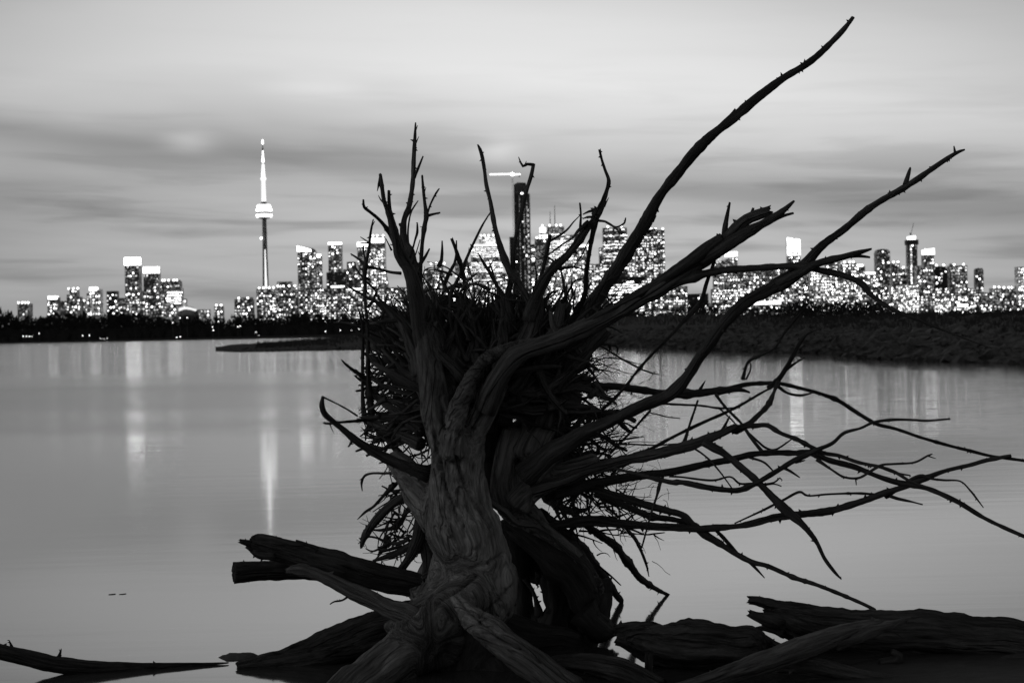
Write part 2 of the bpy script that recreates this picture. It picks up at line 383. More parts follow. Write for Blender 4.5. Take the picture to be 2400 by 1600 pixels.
def bank_par(px):
    """foot distance, top distance and the slope line of the bank along one bearing"""
    wl = lerp_tab(WATERLINE, px); hz = horizon(px)
    lift = 16 * min(1, max(0, (px - 900) / 600))
    dw = CAMZ * F / (wl - lift - hz)
    Rr = wl - hz + 3; e = hz - lerp_tab(TOPLINE, px)
    dt = max(dw + 3, 2 * CAMZ * F / max(Rr - e, 8))
    return dw, dt, Rr / F
def bank_z(px, y):
    dw, dt, sl = bank_par(px)
    yy = min(y, dt); z = max(sl * yy - CAMZ, .05) if dt - dw > 6 else (sl * dt - CAMZ) * max(0, (yy - dw) / (dt - dw))
    t = min(1, max(0, (yy - dw) / 2.5))
    return max(z * t, -.3 if y < dw else 0), dw, dt
for px in PX:
    dw, dt, sl = bank_par(px)
    for k in range(NR):
        t = k / (NR - 1)
        y = dw - 1.2 + (dt + 60 - dw + 1.2) * t ** 2.0
        z = bank_z(px, y)[0] if y > dw else -.25
        if y > dw + 1: z += (.10 * noise.noise(Vector((dirx(px) * y * .25, y * .12, 1))) + .10 * noise.noise(Vector((dirx(px) * y * .8, y * .5, 5)))) * min(1, max(z, 0) * 2)
        if k == NR - 1: z = -1
        bk.v.append((dirx(px) * y, y, z)); bk.gr.append((0, 0, 0))
bk.f = [(i * NR + k, (i + 1) * NR + k, (i + 1) * NR + k + 1, i * NR + k + 1) for i in range(len(PX) - 1) for k in range(NR - 1)]
struct(bk.build('bank', M_soil, smooth=True))

# loose stones along the foot of the bank: nobody could count them
st = MB(); r2 = random.Random(3)
for _ in range(3600):
    px = 520 + 2000 * r2.random() ** .55
    z0, dw, dt = bank_z(px, 0)
    y = dw + (r2.random() ** 1.8) * min(dt - dw, 60) * .9 - .15
    z = bank_z(px, y)[0]; x = dirx(px) * y
    s = r2.uniform(.12, .5) * (1.5 if r2.random() < .12 else 1) * (1.0 if px > 1350 else .5)
    a = [Vector((r2.gauss(0, 1), r2.gauss(0, 1), r2.gauss(0, 1) * .7)).normalized() for _ in range(2)]
    e = [Vector((1, 0, 0)), Vector((0, 1, 0)), Vector((0, 0, .7))]
    i = st.ring([Vector((x, y, z)) + (d + Vector((r2.uniform(-.35, .35), r2.uniform(-.35, .35), r2.uniform(-.3, .3)))) * s for d in
                 (Vector((1, .2, 0)), Vector((0, 1, .1)), Vector((-1, 0, .1)), Vector((.1, -1, 0)), Vector((.2, .1, .75)), Vector((0, 0, -.6)), Vector((.7, -.7, .45)), Vector((-.6, -.6, .4)))])
    st.f += [(i, i + 1, i + 4), (i + 1, i + 2, i + 4), (i + 2, i + 7, i + 4), (i + 7, i + 6, i + 4), (i + 6, i, i + 4), (i + 7, i + 3, i + 6), (i + 2, i + 3, i + 7), (i + 3, i, i + 6),
             (i + 1, i, i + 5), (i + 2, i + 1, i + 5), (i + 3, i + 2, i + 5), (i, i + 3, i + 5)]
o = st.build('riprap_stones', M_rock); o['kind'] = 'stuff'

# far shore and the land the city stands on
fs = MB()
fs.v = []; xs = [-4000 + 90 * k for k in range(91)]
for x in xs:
    y0 = 1190 + 25 * noise.noise(Vector((x * .004, 0, 0)))
    for y, z in ((y0, -.3), (y0 + 6, 1.2), (y0 + 40, 2), (9000, 2.2)):
        fs.v.append((x * (1 if y < 5000 else 3), y, z)); fs.gr.append((0, 0, 0))
fs.f = [(i * 4 + k, (i + 1) * 4 + k, (i + 1) * 4 + k + 1, i * 4 + k + 1) for i in range(len(xs) - 1) for k in range(3)]
struct(fs.build('far_shore', M_soil))

def twiggy(mb, x, y, z, h, w, n, r, leafy=.35):
    """a bare dark tree: trunk, rising limbs and sprays of twigs as thin blades"""
    i = mb.ring([(x - h * .02, y, z), (x + h * .02, y, z), (x, y - h * .02, z), (x + r.uniform(-.03, .03) * h, y, z + h * .9)])
    mb.f += [(i, i + 1, i + 3), (i + 1, i + 2, i + 3), (i + 2, i, i + 3)]
    for _ in range(n):
        t = r.random() ** .8
        hh = z + h * (.12 + .8 * t); spread = w * (1 - (2 * abs(t - .4)) ** 2 * .55)
        a = r.uniform(0, 6.28); q = spread * r.random() ** .5
        bx = x + math.cos(a) * q * .8; by = y + math.sin(a) * q * .8
        L = h * r.uniform(.06, .16); wd = L * r.uniform(.08, .5 if r.random() < leafy else .16)
        dx = math.cos(a) * .45 * L + r.uniform(-.2, .2) * L
        i = mb.ring([(bx - wd, by, hh), (bx + wd, by + r.uniform(-wd, wd), hh - wd * .4), (bx + dx, by + math.sin(a) * L * .3, hh + L)])
        mb.f += [(i, i + 1, i + 2)]
r3 = random.Random(11)
TREETOP = [(-600, 722), (-300, 730), (-60, 716), (0, 727), (60, 740), (150, 733), (250, 731), (330, 736), (420, 742), (520, 741), (620, 737), (700, 735), (800, 735), (880, 738), (1000, 742), (1100, 752), (1300, 752), (1500, 748)]
tr = MB()
for k in range(570):
    px = -600 + 2080 * (k + r3.random()) / 570
    y = 1215 + 90 * r3.random()
    hgt = CAMZ + (horizon(px) - lerp_tab(TREETOP, px)) * y / F - 2
    h = hgt * r3.uniform(.62, 1.1) * (1 + .16 * noise.noise(Vector((px * .03, 0, 0))))
    twiggy(tr, dirx(px) * y, y, 1.5, h, h * r3.uniform(.22, .34), 75, r3, .75)
# undergrowth that closes the foot of the wood
for k in range(2200):
    px = -610 + 2120 * r3.random(); y = 1203 + 14 * r3.random(); L = r3.uniform(3, 9.5); x = dirx(px) * y
    i = tr.ring([(x - L * .35, y, .6), (x + L * .35, y, .6), (x + L * .5, y + 1, L * .7), (x, y + .5, L + .6), (x - L * .5, y + 1, L * .65)])
    tr.f += [(i, i + 1, i + 2, i + 3, i + 4)]
o = tr.build('treeline', M_brush); o['kind'] = 'stuff'
# brush on top of the bank
BR = [(850, 790), (1000, 770), (1200, 752), (1400, 735), (1480, 728), (1560, 724), (1640, 700), (1700, 716), (1760, 722), (1830, 712), (1880, 700), (1960, 702), (2050, 704), (2110, 722), (2150, 738), (2200, 739), (2400, 736)]
br = MB()
for k in range(620):
    px = 850 + 1560 * (k + r3.random()) / 620
    z0, dw, dt = bank_z(px, 0)
    y = dt + r3.uniform(-12, 26)
    top = CAMZ + (horizon(px) - lerp_tab(BR, px)) * y / F
    z0 = bank_z(px, y)[0]; h = (top - z0) * r3.uniform(.6, 1.08)
    if h > .25: twiggy(br, dirx(px) * y, y, z0 - .1, h, max(.35, h * .55), 60, r3, .5)
o = br.build('bank_brush', M_brush); o['kind'] = 'stuff'
# dry grass on the slope of the bank and spit
gr_ = MB()
for _ in range(9000):
    px = 600 + 1820 * r3.random()
    z0, dw, dt = bank_z(px, 0); y = dw + (dt - dw) * r3.uniform(.35, 1.3)
    z = bank_z(px, y)[0]; x = dirx(px) * y; h = r3.uniform(.2, .7)
    i = gr_.ring([(x - .06, y, z), (x + .06, y, z), (x + r3.uniform(-.3, .3), y, z + h)]); gr_.f += [(i, i + 1, i + 2)]
o = gr_.build('bank_grass', plain('dry_grass', .04, .95)); o['kind'] = 'stuff'
# ------------------------------------------------------------------ the skyline about five kilometres away
wb = MB(); wb.box(-.5, .5, -.5, .5, -.5, .5)
W_ME = []
for k, mm in enumerate(M_w):
    me = bpy.data.meshes.new('window'); me.from_pydata(wb.v, [], wb.f); me.materials.append(mm); W_ME.append(me)
r5 = random.Random(21)
def put_window(parent, x, y, z, wx, wz, level, name='window'):
    o = bpy.data.objects.new(name, W_ME[level]); C.objects.link(o); o.parent = parent
    o.location = (x, y, z); o.scale = (wx, .6, wz)
VISIBLE = [(-50, 745), (300, 742), (600, 752), (800, 762), (1200, 765), (1450, 748), (1640, 750), (1800, 740), (2000, 728), (2100, 745), (2450, 750)]
def tower(kind, label, z, x0, x1, yt, Y, fac='dark', dens=.42, cell=(5.6, 7), lv=(.3, .45, .25), shape='box', crown=None, pent=None, dots=0, ant=(), bands=0, cat=None, dark_top=0, group=None):
    fx0, fy = zpx(z, x0, yt); fx1, _ = zpx(z, x1, yt)
    cx = (fx0 + fx1) / 2
    ym = (fy + 740) / 2
    a = at(fx0, ym, Y); b = at(fx1, ym, Y)
    k = Y / F
    wd = b.x - a.x; mx = (a.x + b.x) / 2; zt = at(cx, fy, Y).z; dp = min(wd, 38) * .9
    base = 1.8
    T = thing(kind, label, cat or kind.replace('_', ' '), (mx, Y, base), group)
    H = zt - base; hw = wd / 2
    mb = MB()
    if shape == 'box': mb.box(-hw, hw, 0, dp, 0, H)
    elif shape == 'slantL': mb.prism([(-hw, 0), (hw, 0), (hw, H - wd * .35), (-hw, H)], 0, dp)
    elif shape == 'slantR': mb.prism([(-hw, 0), (hw, 0), (hw, H), (-hw, H - wd * .3)], 0, dp)
    elif shape == 'round':
        r_ = wd * .28
        pts = [(-hw, 0), (hw, 0)] + [(hw - r_ + r_ * math.sin(t), H - r_ + r_ * math.cos(t)) for t in (math.pi / 2, 1.2, .8, .4, 0)] + [(-hw + r_ - r_ * math.sin(t), H - r_ + r_ * math.cos(t)) for t in (0, .4, .8, 1.2, math.pi / 2)]
        mb.prism(pts, 0, dp)
    elif shape == 'step':
        mb.prism([(-hw, 0), (hw, 0), (hw, H * .86), (hw * .55, H * .86), (hw * .55, H), (-hw * .55, H), (-hw * .55, H * .9), (-hw, H * .9)], 0, dp)
    elif shape == 'setback':
        mb.prism([(-hw, 0), (hw, 0), (hw, H * .55), (hw * .8, H * .55), (hw * .8, H), (-hw * .66, H), (-hw * .66, H * .5), (-hw, H * .5)], 0, dp)
    elif shape == 'curve':      # straight left side, right side sweeping outwards to the ground
        pts = [(-hw, 0), (hw, 0)] + [(-.08 * hw + 1.08 * hw * (1 - t) ** 2.0, H * t) for t in (.12, .25, .4, .55, .7, .85, 1)] + [(-hw, H)]
        mb.prism(pts, 0, dp)
    elif shape == 'cyl':
        mb.lathe([(hw, 0), (hw, H * .98), (hw * .9, H)], 0, hw, 20); dp = wd
    mb.build('tower_body', M_fac[fac], T)
    top = H
    s_ = ZN[z][2]
    if pent:
        p = MB(); q0, q1, ph = pent; p.box(-hw + wd * q0, -hw + wd * q1, dp * .2, dp * .8, H - .5, H + ph * k); p.build('penthouse', M_conc if fac != 'black' else M_dark, T)
    if crown:
        q0, q1, h0, h1, sl = crown          # fractions of the width, height below / above the roof line in frame pixels, slope
        p = MB(); p.prism([(-hw + wd * q0, H - h0 * k), (-hw + wd * q1, H - h0 * k), (-hw + wd * q1, H + (h1 - sl) * k), (-hw + wd * q0, H + h1 * k)], -.8, dp * .5); p.build('lit_crown', M_crown_hot if 'slanted white crown' in label or 'taller of the two' in label else M_crown, T)
        if h1 <= 0: pass
        top = H - h0 * k - 1
    for i in range(dots):
        p = MB(); xx = -hw + wd * (i + .5) / dots + r5.uniform(-.06, .06) * wd
        p.bar((xx, 1, H), (xx, 1, H + 2.2 * k), .5); p.box(xx - 1.7 * k, xx + 1.7 * k, 0, 2.5, H + 1.2 * k, H + 4.4 * k); p.build('roof_lamp', M_w[2], T)
    for ax, ah in ant:
        p = MB(); xx = -hw + wd * ax; p.bar((xx, dp / 2, H - 1), (xx, dp / 2, H + ah * k * .55), 1.3 * k * .8); p.bar((xx, dp / 2, H + ah * k * .55), (xx, dp / 2, H + ah * k), .9 * k * .7); p.build('antenna', M_dark, T)
    # lit windows, each one its own
    ztop = min(top, H - dark_top * k) - 2; zlow = at(cx, lerp_tab(VISIBLE, cx), Y).z - base
    cw, ch = cell[0] * k, cell[1] * k
    nx_ = max(1, int(wd / cw)); nz = max(1, int((ztop - max(zlow, 1)) / ch))
    cells = []
    rowp = {}
    for j in range(nz):
        rowp[j] = r5.choice((.5, .8, 1, 1.3)) if bands == 0 else r5.choice((.15, 1.2, 2.2))
        for i in range(nx_):
            zz = ztop - (j + .5) * ch + r5.uniform(-.2, .2) * ch; xx = -hw + wd * (i + .5) / nx_ + r5.uniform(-.22, .22) * cw
            # keep inside the outline
            f = zz / max(H, 1)
            lim0, lim1 = -hw, hw
            if shape == 'setback' and f > .5: lim0, lim1 = -hw * .66, hw * .8
            if shape == 'step' and f > .86: lim0, lim1 = -hw * .55, hw * .55
            if shape == 'curve': lim1 = -.08 * hw + 1.08 * hw * (1 - f) ** 2.0
            if shape in ('slantL',) and f > 1 - wd * .35 / H and xx > 0: continue
            if xx < lim0 + 1 or xx > lim1 - 1: continue
            if r5.random() < dens * 1.08 * rowp[j]: cells.append((xx, zz))
    r5.shuffle(cells)
    extra = MB()
    for n_, (xx, zz) in enumerate(cells):
        l = r5.random(); level = r5.choice((0, 3, 4)) if l < lv[0] + .12 else r5.choice((1, 1, 4)) if l < lv[0] + lv[1] else 2
        sx = cw * (r5.uniform(.36, .66) if not bands else r5.uniform(.5, 1.5)); sz = ch * r5.uniform(.3, .55) * (1 if not bands else .7)
        yy = -.4
        if shape == 'cyl': yy = hw - math.sqrt(max(hw * hw - xx * xx, .1)) - .4
        if n_ < 95: put_window(T, xx, yy, zz, sx, sz, level)
        else: extra.box(xx - sx / 2, xx + sx / 2, yy - .3, yy + .3, zz - sz / 2, zz + sz / 2)
    if extra.f:
        o = extra.build('window_lights', M_w[1], T); o['kind'] = 'stuff'
    return T, mx, wd, H, dp, k

B = tower
# west end, left of the needle tower
B('apartment_block', 'small grey block at the far left end with four roof lamps', 'ZA', 120, 205, 622, 5000, 'mid', .14, dots=4)
B('apartment_tower', 'squat tower with a bright lit roof rim, second building from the left end', 'ZA', 327, 400, 578, 4950, 'dark', .55, crown=(.05, .95, 5, 3, 0), lv=(.1, .4, .5))
B('office_block', 'low unlit grey block between two lit towers near the left end', 'ZA', 408, 466, 602, 5150, 'mid', .18)
B('apartment_tower', 'stepped dark tower with lamps on its shoulders, left of a bright twin tower', 'ZA', 460, 550, 525, 4950, 'dark', .5, shape='step', dots=3)
B('office_block', 'dark low link block tucked between the stepped tower and its brighter neighbour', 'ZA', 550, 606, 588, 5150, 'dark', .5)
B('apartment_tower', 'brightly lit narrow tower with a slanted glowing roof left of the dark gap', 'ZA', 598, 692, 522, 4960, 'busy', .62, shape='slantR', crown=(.2, .75, 4, 5, 0), lv=(.1, .4, .5))
B('office_block', 'dark topped block with one bright row, right of the gap in the western skyline', 'ZA', 735, 807, 535, 5100, 'black', .45, dark_top=5, bands=0, lv=(.1, .4, .5))
B('apartment_block', 'low block with a dark hipped roof at the foot of the tallest white crowned tower', 'ZA', 792, 868, 594, 4900, 'dark', .55, pent=(.3, .9, 4), lv=(.15, .4, .45))
B('apartment_tower', 'taller of the two white crowned towers in the western skyline', 'ZA', 862, 962, 320, 5000, 'dark', .42, crown=(-.02, 1.02, 12, 5, 0))
B('apartment_block', 'dim low block in the gap between the two white crowned towers', 'ZA', 955, 1000, 534, 5200, 'mid', .3)
B('apartment_tower', 'shorter of the two white crowned towers in the western skyline', 'ZA', 990, 1093, 380, 5000, 'dark', .42, crown=(-.02, 1.02, 11, 4, 0))
B('apartment_block', 'broad block with roof lamps beside the shorter white crowned tower', 'ZA', 1100, 1242, 468, 5080, 'dark', .3, pent=(.1, .95, 3), dots=5)
B('office_block', 'glaring floodlit office block left of the white striped dome', 'ZA', 1148, 1252, 515, 4960, 'busy', .95, cell=(8, 6), lv=(0, .2, .8), bands=1)
B('office_block', 'low bright annex directly above the white striped dome', 'ZA', 1240, 1284, 588, 4985, 'busy', .8, lv=(0, .3, .7))
B('low_building', 'low lit block at the foot of the taller white crowned tower', 'ZA', 872, 1000, 600, 4850, 'mid', .5)
B('low_building', 'low lit block at the foot of the shorter white crowned tower', 'ZA', 1000, 1112, 610, 4840, 'dark', .5)
B('low_building', 'low lit block just left of the white striped dome', 'ZA', 1112, 1215, 628, 4830, 'mid', .5)
B('low_building', 'very low block with one bright lamp just right of the white striped dome', 'ZA', 1362, 1440, 662, 4900, 'mid', .45, lv=(.2, .3, .5))
B('low_building', 'small low block with two roof lamps between the dome and the boxy tower', 'ZA', 1476, 1536, 640, 4950, 'mid', .35, dots=2)
B('apartment_block', 'isolated boxy block with a dark roof, left of the needle tower', 'ZA', 1616, 1742, 590, 4950, 'dark', .5, pent=(.35, .95, 4), dots=2)
# the waterfront slabs right of the needle tower
B('condo_slab', 'wide waterfront slab under the foot of the needle tower', 'ZA', 1768, 1905, 520, 4800, 'dark', .55, dots=4, cell=(5, 6))
B('condo_slab', 'second waterfront slab, right of the one under the needle tower', 'ZA', 1905, 2052, 508, 4805, 'dark', .55, dots=4, cell=(5, 6))
B('office_block', 'flat topped grey block rising behind the waterfront slabs', 'ZA', 1910, 2010, 470, 5200, 'mid', .1)
B('condo_tower', 'dark tower with a slanted white crown right of the needle tower', 'ZB', 386, 555, 318, 5000, 'dark', .5, shape='round', crown=(-.01, .74, 8, 5, 9), cell=(5, 6))
B('condo_tower', 'thin lower tower attached to the slanted white crown tower', 'ZB', 553, 608, 390, 5030, 'mid', .5, crown=(.1, .8, 3, 3, 0))
B('condo_tower', 'slim tower with a row of white lamps along its roof', 'ZB', 668, 790, 285, 5100, 'mid', .42, crown=(0, 1, 1, 5, 0), dots=4)
B('office_block', 'black unlit box of a block below the slim lamp roofed tower', 'ZB', 650, 830, 540, 4950, 'black', .2, dark_top=8)
B('condo_block', 'mid height block with a stepped roof left of the curved bright tower', 'ZB', 805, 955, 445, 5050, 'dark', .5, shape='step')
B('condo_tower', 'square bright topped tower left of the curved white edged tower', 'ZB', 935, 1060, 275, 5060, 'mid', .55, crown=(0, 1, 8, 3, 0))
B('curved_tower', 'tower with a dark flat roof above a glowing white storey', 'ZB', 1050, 1190, 215, 5020, 'mid', .55, crown=(.05, .95, 14, -3, 0), dots=3, cat='office tower')
B('curved_tower', 'bright tower with a white sweeping curved edge behind the driftwood', 'ZB', 1060, 1330, 310, 4990, 'busy', .6, shape='curve', lv=(.1, .4, .5), cat='office tower')
for lab, x0, x1, yt in (('low waterfront block with dotted lights right of the condo slabs', 500, 690, 690), ('low waterfront block under a white lit band', 690, 850, 676),
                        ('low waterfront block with one long lit ledge', 850, 1000, 700), ('low waterfront block half behind the driftwood tips', 1000, 1200, 690), ('low waterfront block seen between thin roots', 1200, 1390, 680),
                        ('small waterfront block glimpsed left of the dark twin block', 1390, 1540, 700)):
    B('low_building', lab, 'ZB', x0, x1, yt, 4780, 'dark', .62, cell=(5, 6), crown=(0, .75, 1, 3, 0) if 'ledge' in lab or 'band' in lab else None)
B('condo_block', 'narrow grey shoulder block left of a dark dotted tower seen through the roots', 'ZB', 1540, 1605, 520, 5060, 'mid', .3)
B('condo_tower', 'dark dotted tower framed by thin roots left of the banded bank tower', 'ZB', 1600, 1757, 470, 5010, 'dark', .45, shape='step', dots=4)
B('office_tower', 'dotted slab directly left of the banded bank tower', 'ZB', 1832, 1990, 450, 5100, 'mid', .5)
# the financial district behind the root wad
B('bank_tower', 'broad tower with bright horizontal floor bands and a raised lit top', 'ZC', 365, 622, 785, 5000, 'busy', .8, bands=1, crown=(.02, .9, 1, 2, 0), cell=(6, 5), cat='office tower', lv=(.1, .3, .6))
B('bank_tower', 'square glowing top stage of the banded tower, roof lamps on it', 'ZC', 435, 560, 712, 5030, 'pale', .7, bands=1, dots=4, cell=(6, 5), cat='office tower', lv=(.1, .3, .6))
B('office_tower', 'narrow black slab just left of the tall unfinished tower', 'ZC', 682, 726, 715, 5150, 'black', .1)
B('office_tower', 'narrow fully lit slab squeezed right of the unfinished tower', 'ZC', 852, 890, 775, 5060, 'busy', .85, bands=1, lv=(.1, .3, .6))
B('office_tower', 'plain dark grey slab with a lamp lit roof beside the stepped antenna tower', 'ZC', 888, 1004, 730, 4990, 'mid', .05, dots=4)
B('office_tower', 'upper stage of the bright tower that carries two thin antennas', 'ZC', 930, 1130, 630, 5100, 'pale', .6, bands=1, ant=((.44, 36), (.63, 50)), dots=4, crown=(0, .25, 14, -2, 0), lv=(.1, .3, .6))
B('office_tower', 'very bright white tower body below the two thin antennas', 'ZC', 985, 1235, 700, 5080, 'pale', .85, bands=1, cell=(6, 5), lv=(.1, .3, .6))
B('office_tower', 'grey tower with a pale lit base ledge right of the antenna tower', 'ZC', 1205, 1335, 790, 5060, 'mid', .35, crown=(0, 1, 2, 3, 0))
B('office_tower', 'flat topped tower with lit crown rows left of a long thick root', 'ZC', 1446, 1642, 640, 5040, 'dark', .5, bands=1, dots=2)
B('office_tower', 'lower wide body around the flat topped tower with lit crown rows', 'ZC', 1415, 1700, 800, 5060, 'mid', .6)
B('condo_tower', 'broad dark tower full of dotted windows, right end of the central cluster', 'ZC', 1708, 1948, 660, 5000, 'dark', .58, cell=(5.2, 6.5), dots=5, dark_top=6)
B('office_block', 'wide low block with a black roof and banded lit floors', 'ZC', 1490, 1785, 1040, 4850, 'black', .75, bands=1, dark_top=8, cell=(7, 6), lv=(.05, .35, .6))
for lab, x0, x1, yt, fc in (('low dark block at the foot of the banded bank tower', 480, 622, 1075, 'dark'), ('low pale block between the bank tower and the unfinished tower', 622, 705, 1010, 'busy'),
                            ('low lit block right of the unfinished tower foot', 862, 1000, 1110, 'busy'), ('low blazing block behind the thickest upright root', 1000, 1125, 1000, 'pale'),
                            ('pale floodlit block between two leaning roots', 1120, 1290, 905, 'pale'), ('low dark block in front of the pale floodlit one', 1190, 1300, 1080, 'mid'),
                            ('mid height lit block left of the wide black roofed block', 1330, 1425, 935, 'mid'), ('low lit block left of the black roofed block, close to the trees', 1300, 1490, 1120, 'dark'),
                            ('low dotted block right of the black roofed block', 1780, 1960, 1130, 'dark'), ('low dotted block behind the thick forked root', 1960, 2110, 1160, 'dark'), ('low lit block at the foot of the antenna tower', 1000, 1190, 1120, 'busy'),
                            ('low lit block glimpsed left of the bank tower foot', 235, 370, 1040, 'mid'), ('low dotted block in the gap left of the bank tower', 160, 240, 1120, 'mid'), ('low dim block in front of the bank tower foot', 370, 480, 1120, 'mid')):
    B('low_building', lab, 'ZC', x0, x1, yt, 4820, fc, .62, cell=(5, 6), lv=(.2, .4, .4))
# east side
B('condo_tower', 'tower with a white crown strip above the pale long root', 'ZD', 605, 800, 520, 5000, 'mid', .5, crown=(.5, 1, 2, 9, 0), shape='slantR')
for lab, x0, x1, yt, fc, d in (('lit block right of the white strip tower', 800, 908, 625, 'mid', .55), ('dotted block under the arching thin root', 905, 1022, 605, 'mid', .6),
                               ('dim grey slab left of the glowing slant topped tower', 1030, 1102, 585, 'mid', .12), ('dotted block touching the glowing slant topped tower', 1105, 1215, 600, 'mid', .6)):
    B('condo_block', lab, 'ZD', x0, x1, yt, 5030, fc, d)
LAST = B('office_tower', 'slim tower whose upper third glows solid white under a slanted roof', 'ZD', 1213, 1314, 392, 5000, 'dark', .5, crown=(0, 1, 36, 6, 5))
p = MB(); k_ = 5000 / F; xx = at(*zpx('ZD', 1258, 392), 5000).x - LAST[0].location.x; zz_ = at(*zpx('ZD', 1258, 390), 5000).z - 1.8; p.box(xx - 1.2 * k_, xx + 1.4 * k_, -2, -1, zz_ - 2 * k_, zz_ + 4 * k_); p.box(xx - 5 * k_, xx - 1 * k_, -2, -1, zz_ - 34 * k_, zz_ - 27 * k_); p.box(xx + 4 * k_, xx + 9 * k_, -2, -1, zz_ - 35 * k_, zz_ - 29 * k_); p.build('dark_notch', M_dark, LAST[0])
B('condo_block', 'plain grey block behind the star bright floodlight', 'ZD', 1315, 1398, 640, 5080, 'mid', .2)
for lab, x0, x1, yt, fc, d in (('first of the crowded lit blocks right of the floodlight', 1395, 1530, 615, 'pale', .8), ('crowded lit block with a dotted roof in the eastern cluster', 1528, 1662, 568, 'mid', .7),
                               ('crowded lit block with three roof lamps in the eastern cluster', 1660, 1772, 580, 'mid', .65), ('lower lit block with one bright roof bar', 1770, 1842, 605, 'mid', .6),
                               ('low block with a white roof bar left of the round topped tower', 1842, 1946, 668, 'mid', .6)):
    B('condo_block', lab, 'ZD', x0, x1, yt, 4980, fc, d, dots=3 if 'three' in lab else 0, crown=(.1, .8, 1, 4, 0) if 'bar' in lab else None, lv=(.15, .4, .45))
B('condo_tower', 'dark round topped tower standing clear in the eastern skyline', 'ZD', 1935, 2047, 465, 5000, 'dark', .42, shape='round', dots=0)
for lab, x0, x1, yt, fc, d in (('low block with dotted lights at the foot of the white strip tower', 590, 800, 790, 'dark', .6), ('low block between two leaning roots, lit rows', 380, 560, 830, 'black', .3),
                               ('low lit block right of the broad dotted tower', 215, 390, 770, 'dark', .5), ('low lit block under the arching root', 800, 1010, 760, 'mid', .65),
                               ('low lit block below the glowing slant topped tower', 1010, 1260, 745, 'mid', .6), ('low lit block under the star bright floodlight', 1260, 1420, 800, 'dark', .5),
                               ('low lit block in the eastern cluster, behind the drooping root', 1420, 1640, 760, 'busy', .75), ('low lit block left of the round topped tower foot', 1640, 1850, 770, 'mid', .65), ('low lit block around the round topped tower foot', 1850, 2075, 770, 'dark', .5)):
    B('low_building', lab, 'ZD', x0, x1, yt, 4830, fc, d, cell=(5, 6), lv=(.2, .4, .4))
B('lit_pavilion', 'long low pavilion with a bright strip of light above the bank', 'ZD', 925, 1152, 893, 3000, 'dark', .4, crown=(0, 1, 7, 0, 0), cat='pavilion')
B('low_building', 'small low shed with a few bright windows below the lit pavilion', 'ZD', 835, 1030, 950, 2900, 'dark', .5, cell=(5, 6), cat='shed')
B('condo_tower', 'narrow dotted tower just right of the round topped tower', 'ZE', 668, 732, 580, 5010, 'dark', .4, dots=2)
B('condo_block', 'dark block left of the tall lamp topped tower', 'ZE', 730, 792, 625, 5040, 'dark', .35, dots=1)
T, mx, wd, H, dp, k = B('office_tower', 'tall tower with a wider dark cap, bright roof lights and a vertical lit strip', 'ZE', 797, 875, 388, 5000, 'dark', .05, crown=(.05, .85, 0, 7, -2))
p = MB(); p.box(-wd * .62, wd * .62, -3, dp, H - 12 * k, H - 1 * k); p.build('roof_cap', M_dark, T)
for j in range(14):
    put_window(T, -wd * .16 + r5.uniform(-1, 1), -.6, H - (16 + j * 6.6) * k, 3.0 * k, r5.uniform(2.5, 6) * k, r5.choice((0, 1, 1)), 'window')
B('condo_tower', 'tower with a flared bright crown right of the tall lamp topped tower', 'ZE', 925, 1012, 480, 5000, 'mid', .3, crown=(-.05, 1.05, 9, 2, -4), dots=3)
B('condo_block', 'lit block in front of the flared crown tower', 'ZE', 872, 1005, 600, 4960, 'mid', .5)
B('office_block', 'dark rounded block with few lights right of the flared crown tower', 'ZE', 1000, 1118, 605, 5010, 'black', .25, shape='round', dots=2)
B('condo_tower', 'broad dotted tower with two dark roof boxes in the eastern end', 'ZE', 1140, 1282, 600, 5000, 'mid', .5, pent=(.1, .35, 5), dots=2)
B('condo_tower', 'isolated slim dark round topped tower near the right end', 'ZE', 1350, 1414, 620, 5000, 'dark', .3, shape='round')
B('condo_block', 'low block with two big roof lights near the right end', 'ZE', 1480, 1565, 785, 4970, 'mid', .5, dots=2)
B('condo_block', 'dark low block with a lit roof row at the right end', 'ZE', 1563, 1702, 788, 4970, 'dark', .35, dots=4)
B('condo_tower', 'brilliantly lit tower cut by the right edge of the photo', 'ZE', 1695, 1800, 610, 4950, 'busy', .85, lv=(.05, .35, .6))
for lab, x0, x1, yt, fc, d, cr_ in (('lit block below the narrow dotted tower', 655, 775, 765, 'busy', .7, None), ('bright block at the foot of the tall lamp topped tower', 775, 885, 752, 'busy', .9, None),
                                    ('grey block with a pale curved roof right of the tall tower', 885, 1012, 715, 'mid', .4, None), ('lit block below the dark rounded block', 1012, 1130, 800, 'mid', .5, None),
                                    ('bright hall with a glowing base strip above the dark bank', 1008, 1148, 872, 'pale', .7, None), ('lit block below the broad dotted tower', 1148, 1290, 780, 'mid', .6, None),
                                    ('dim block left of the slim dark tower', 1285, 1352, 785, 'mid', .45, None), ('dim block right of the slim dark tower', 1410, 1484, 820, 'mid', .35, None),
                                    ('low row building with a white sign strip above the bank', 1195, 1300, 925, 'busy', .7, (.05, .75, 3, 3, 0)), ('low row building with square bright windows above the bank', 1300, 1480, 915, 'dark', .6, None),
                                    ('low row building with bright windows at the right end of the bank', 1480, 1760, 920, 'dark', .6, None), ('low lit row building below the bright block', 640, 880, 880, 'dark', .6, None)):
    B('low_building', lab, 'ZE', x0, x1, yt, 4800, fc, d, cell=(5, 6), crown=cr_, lv=(.2, .4, .4))

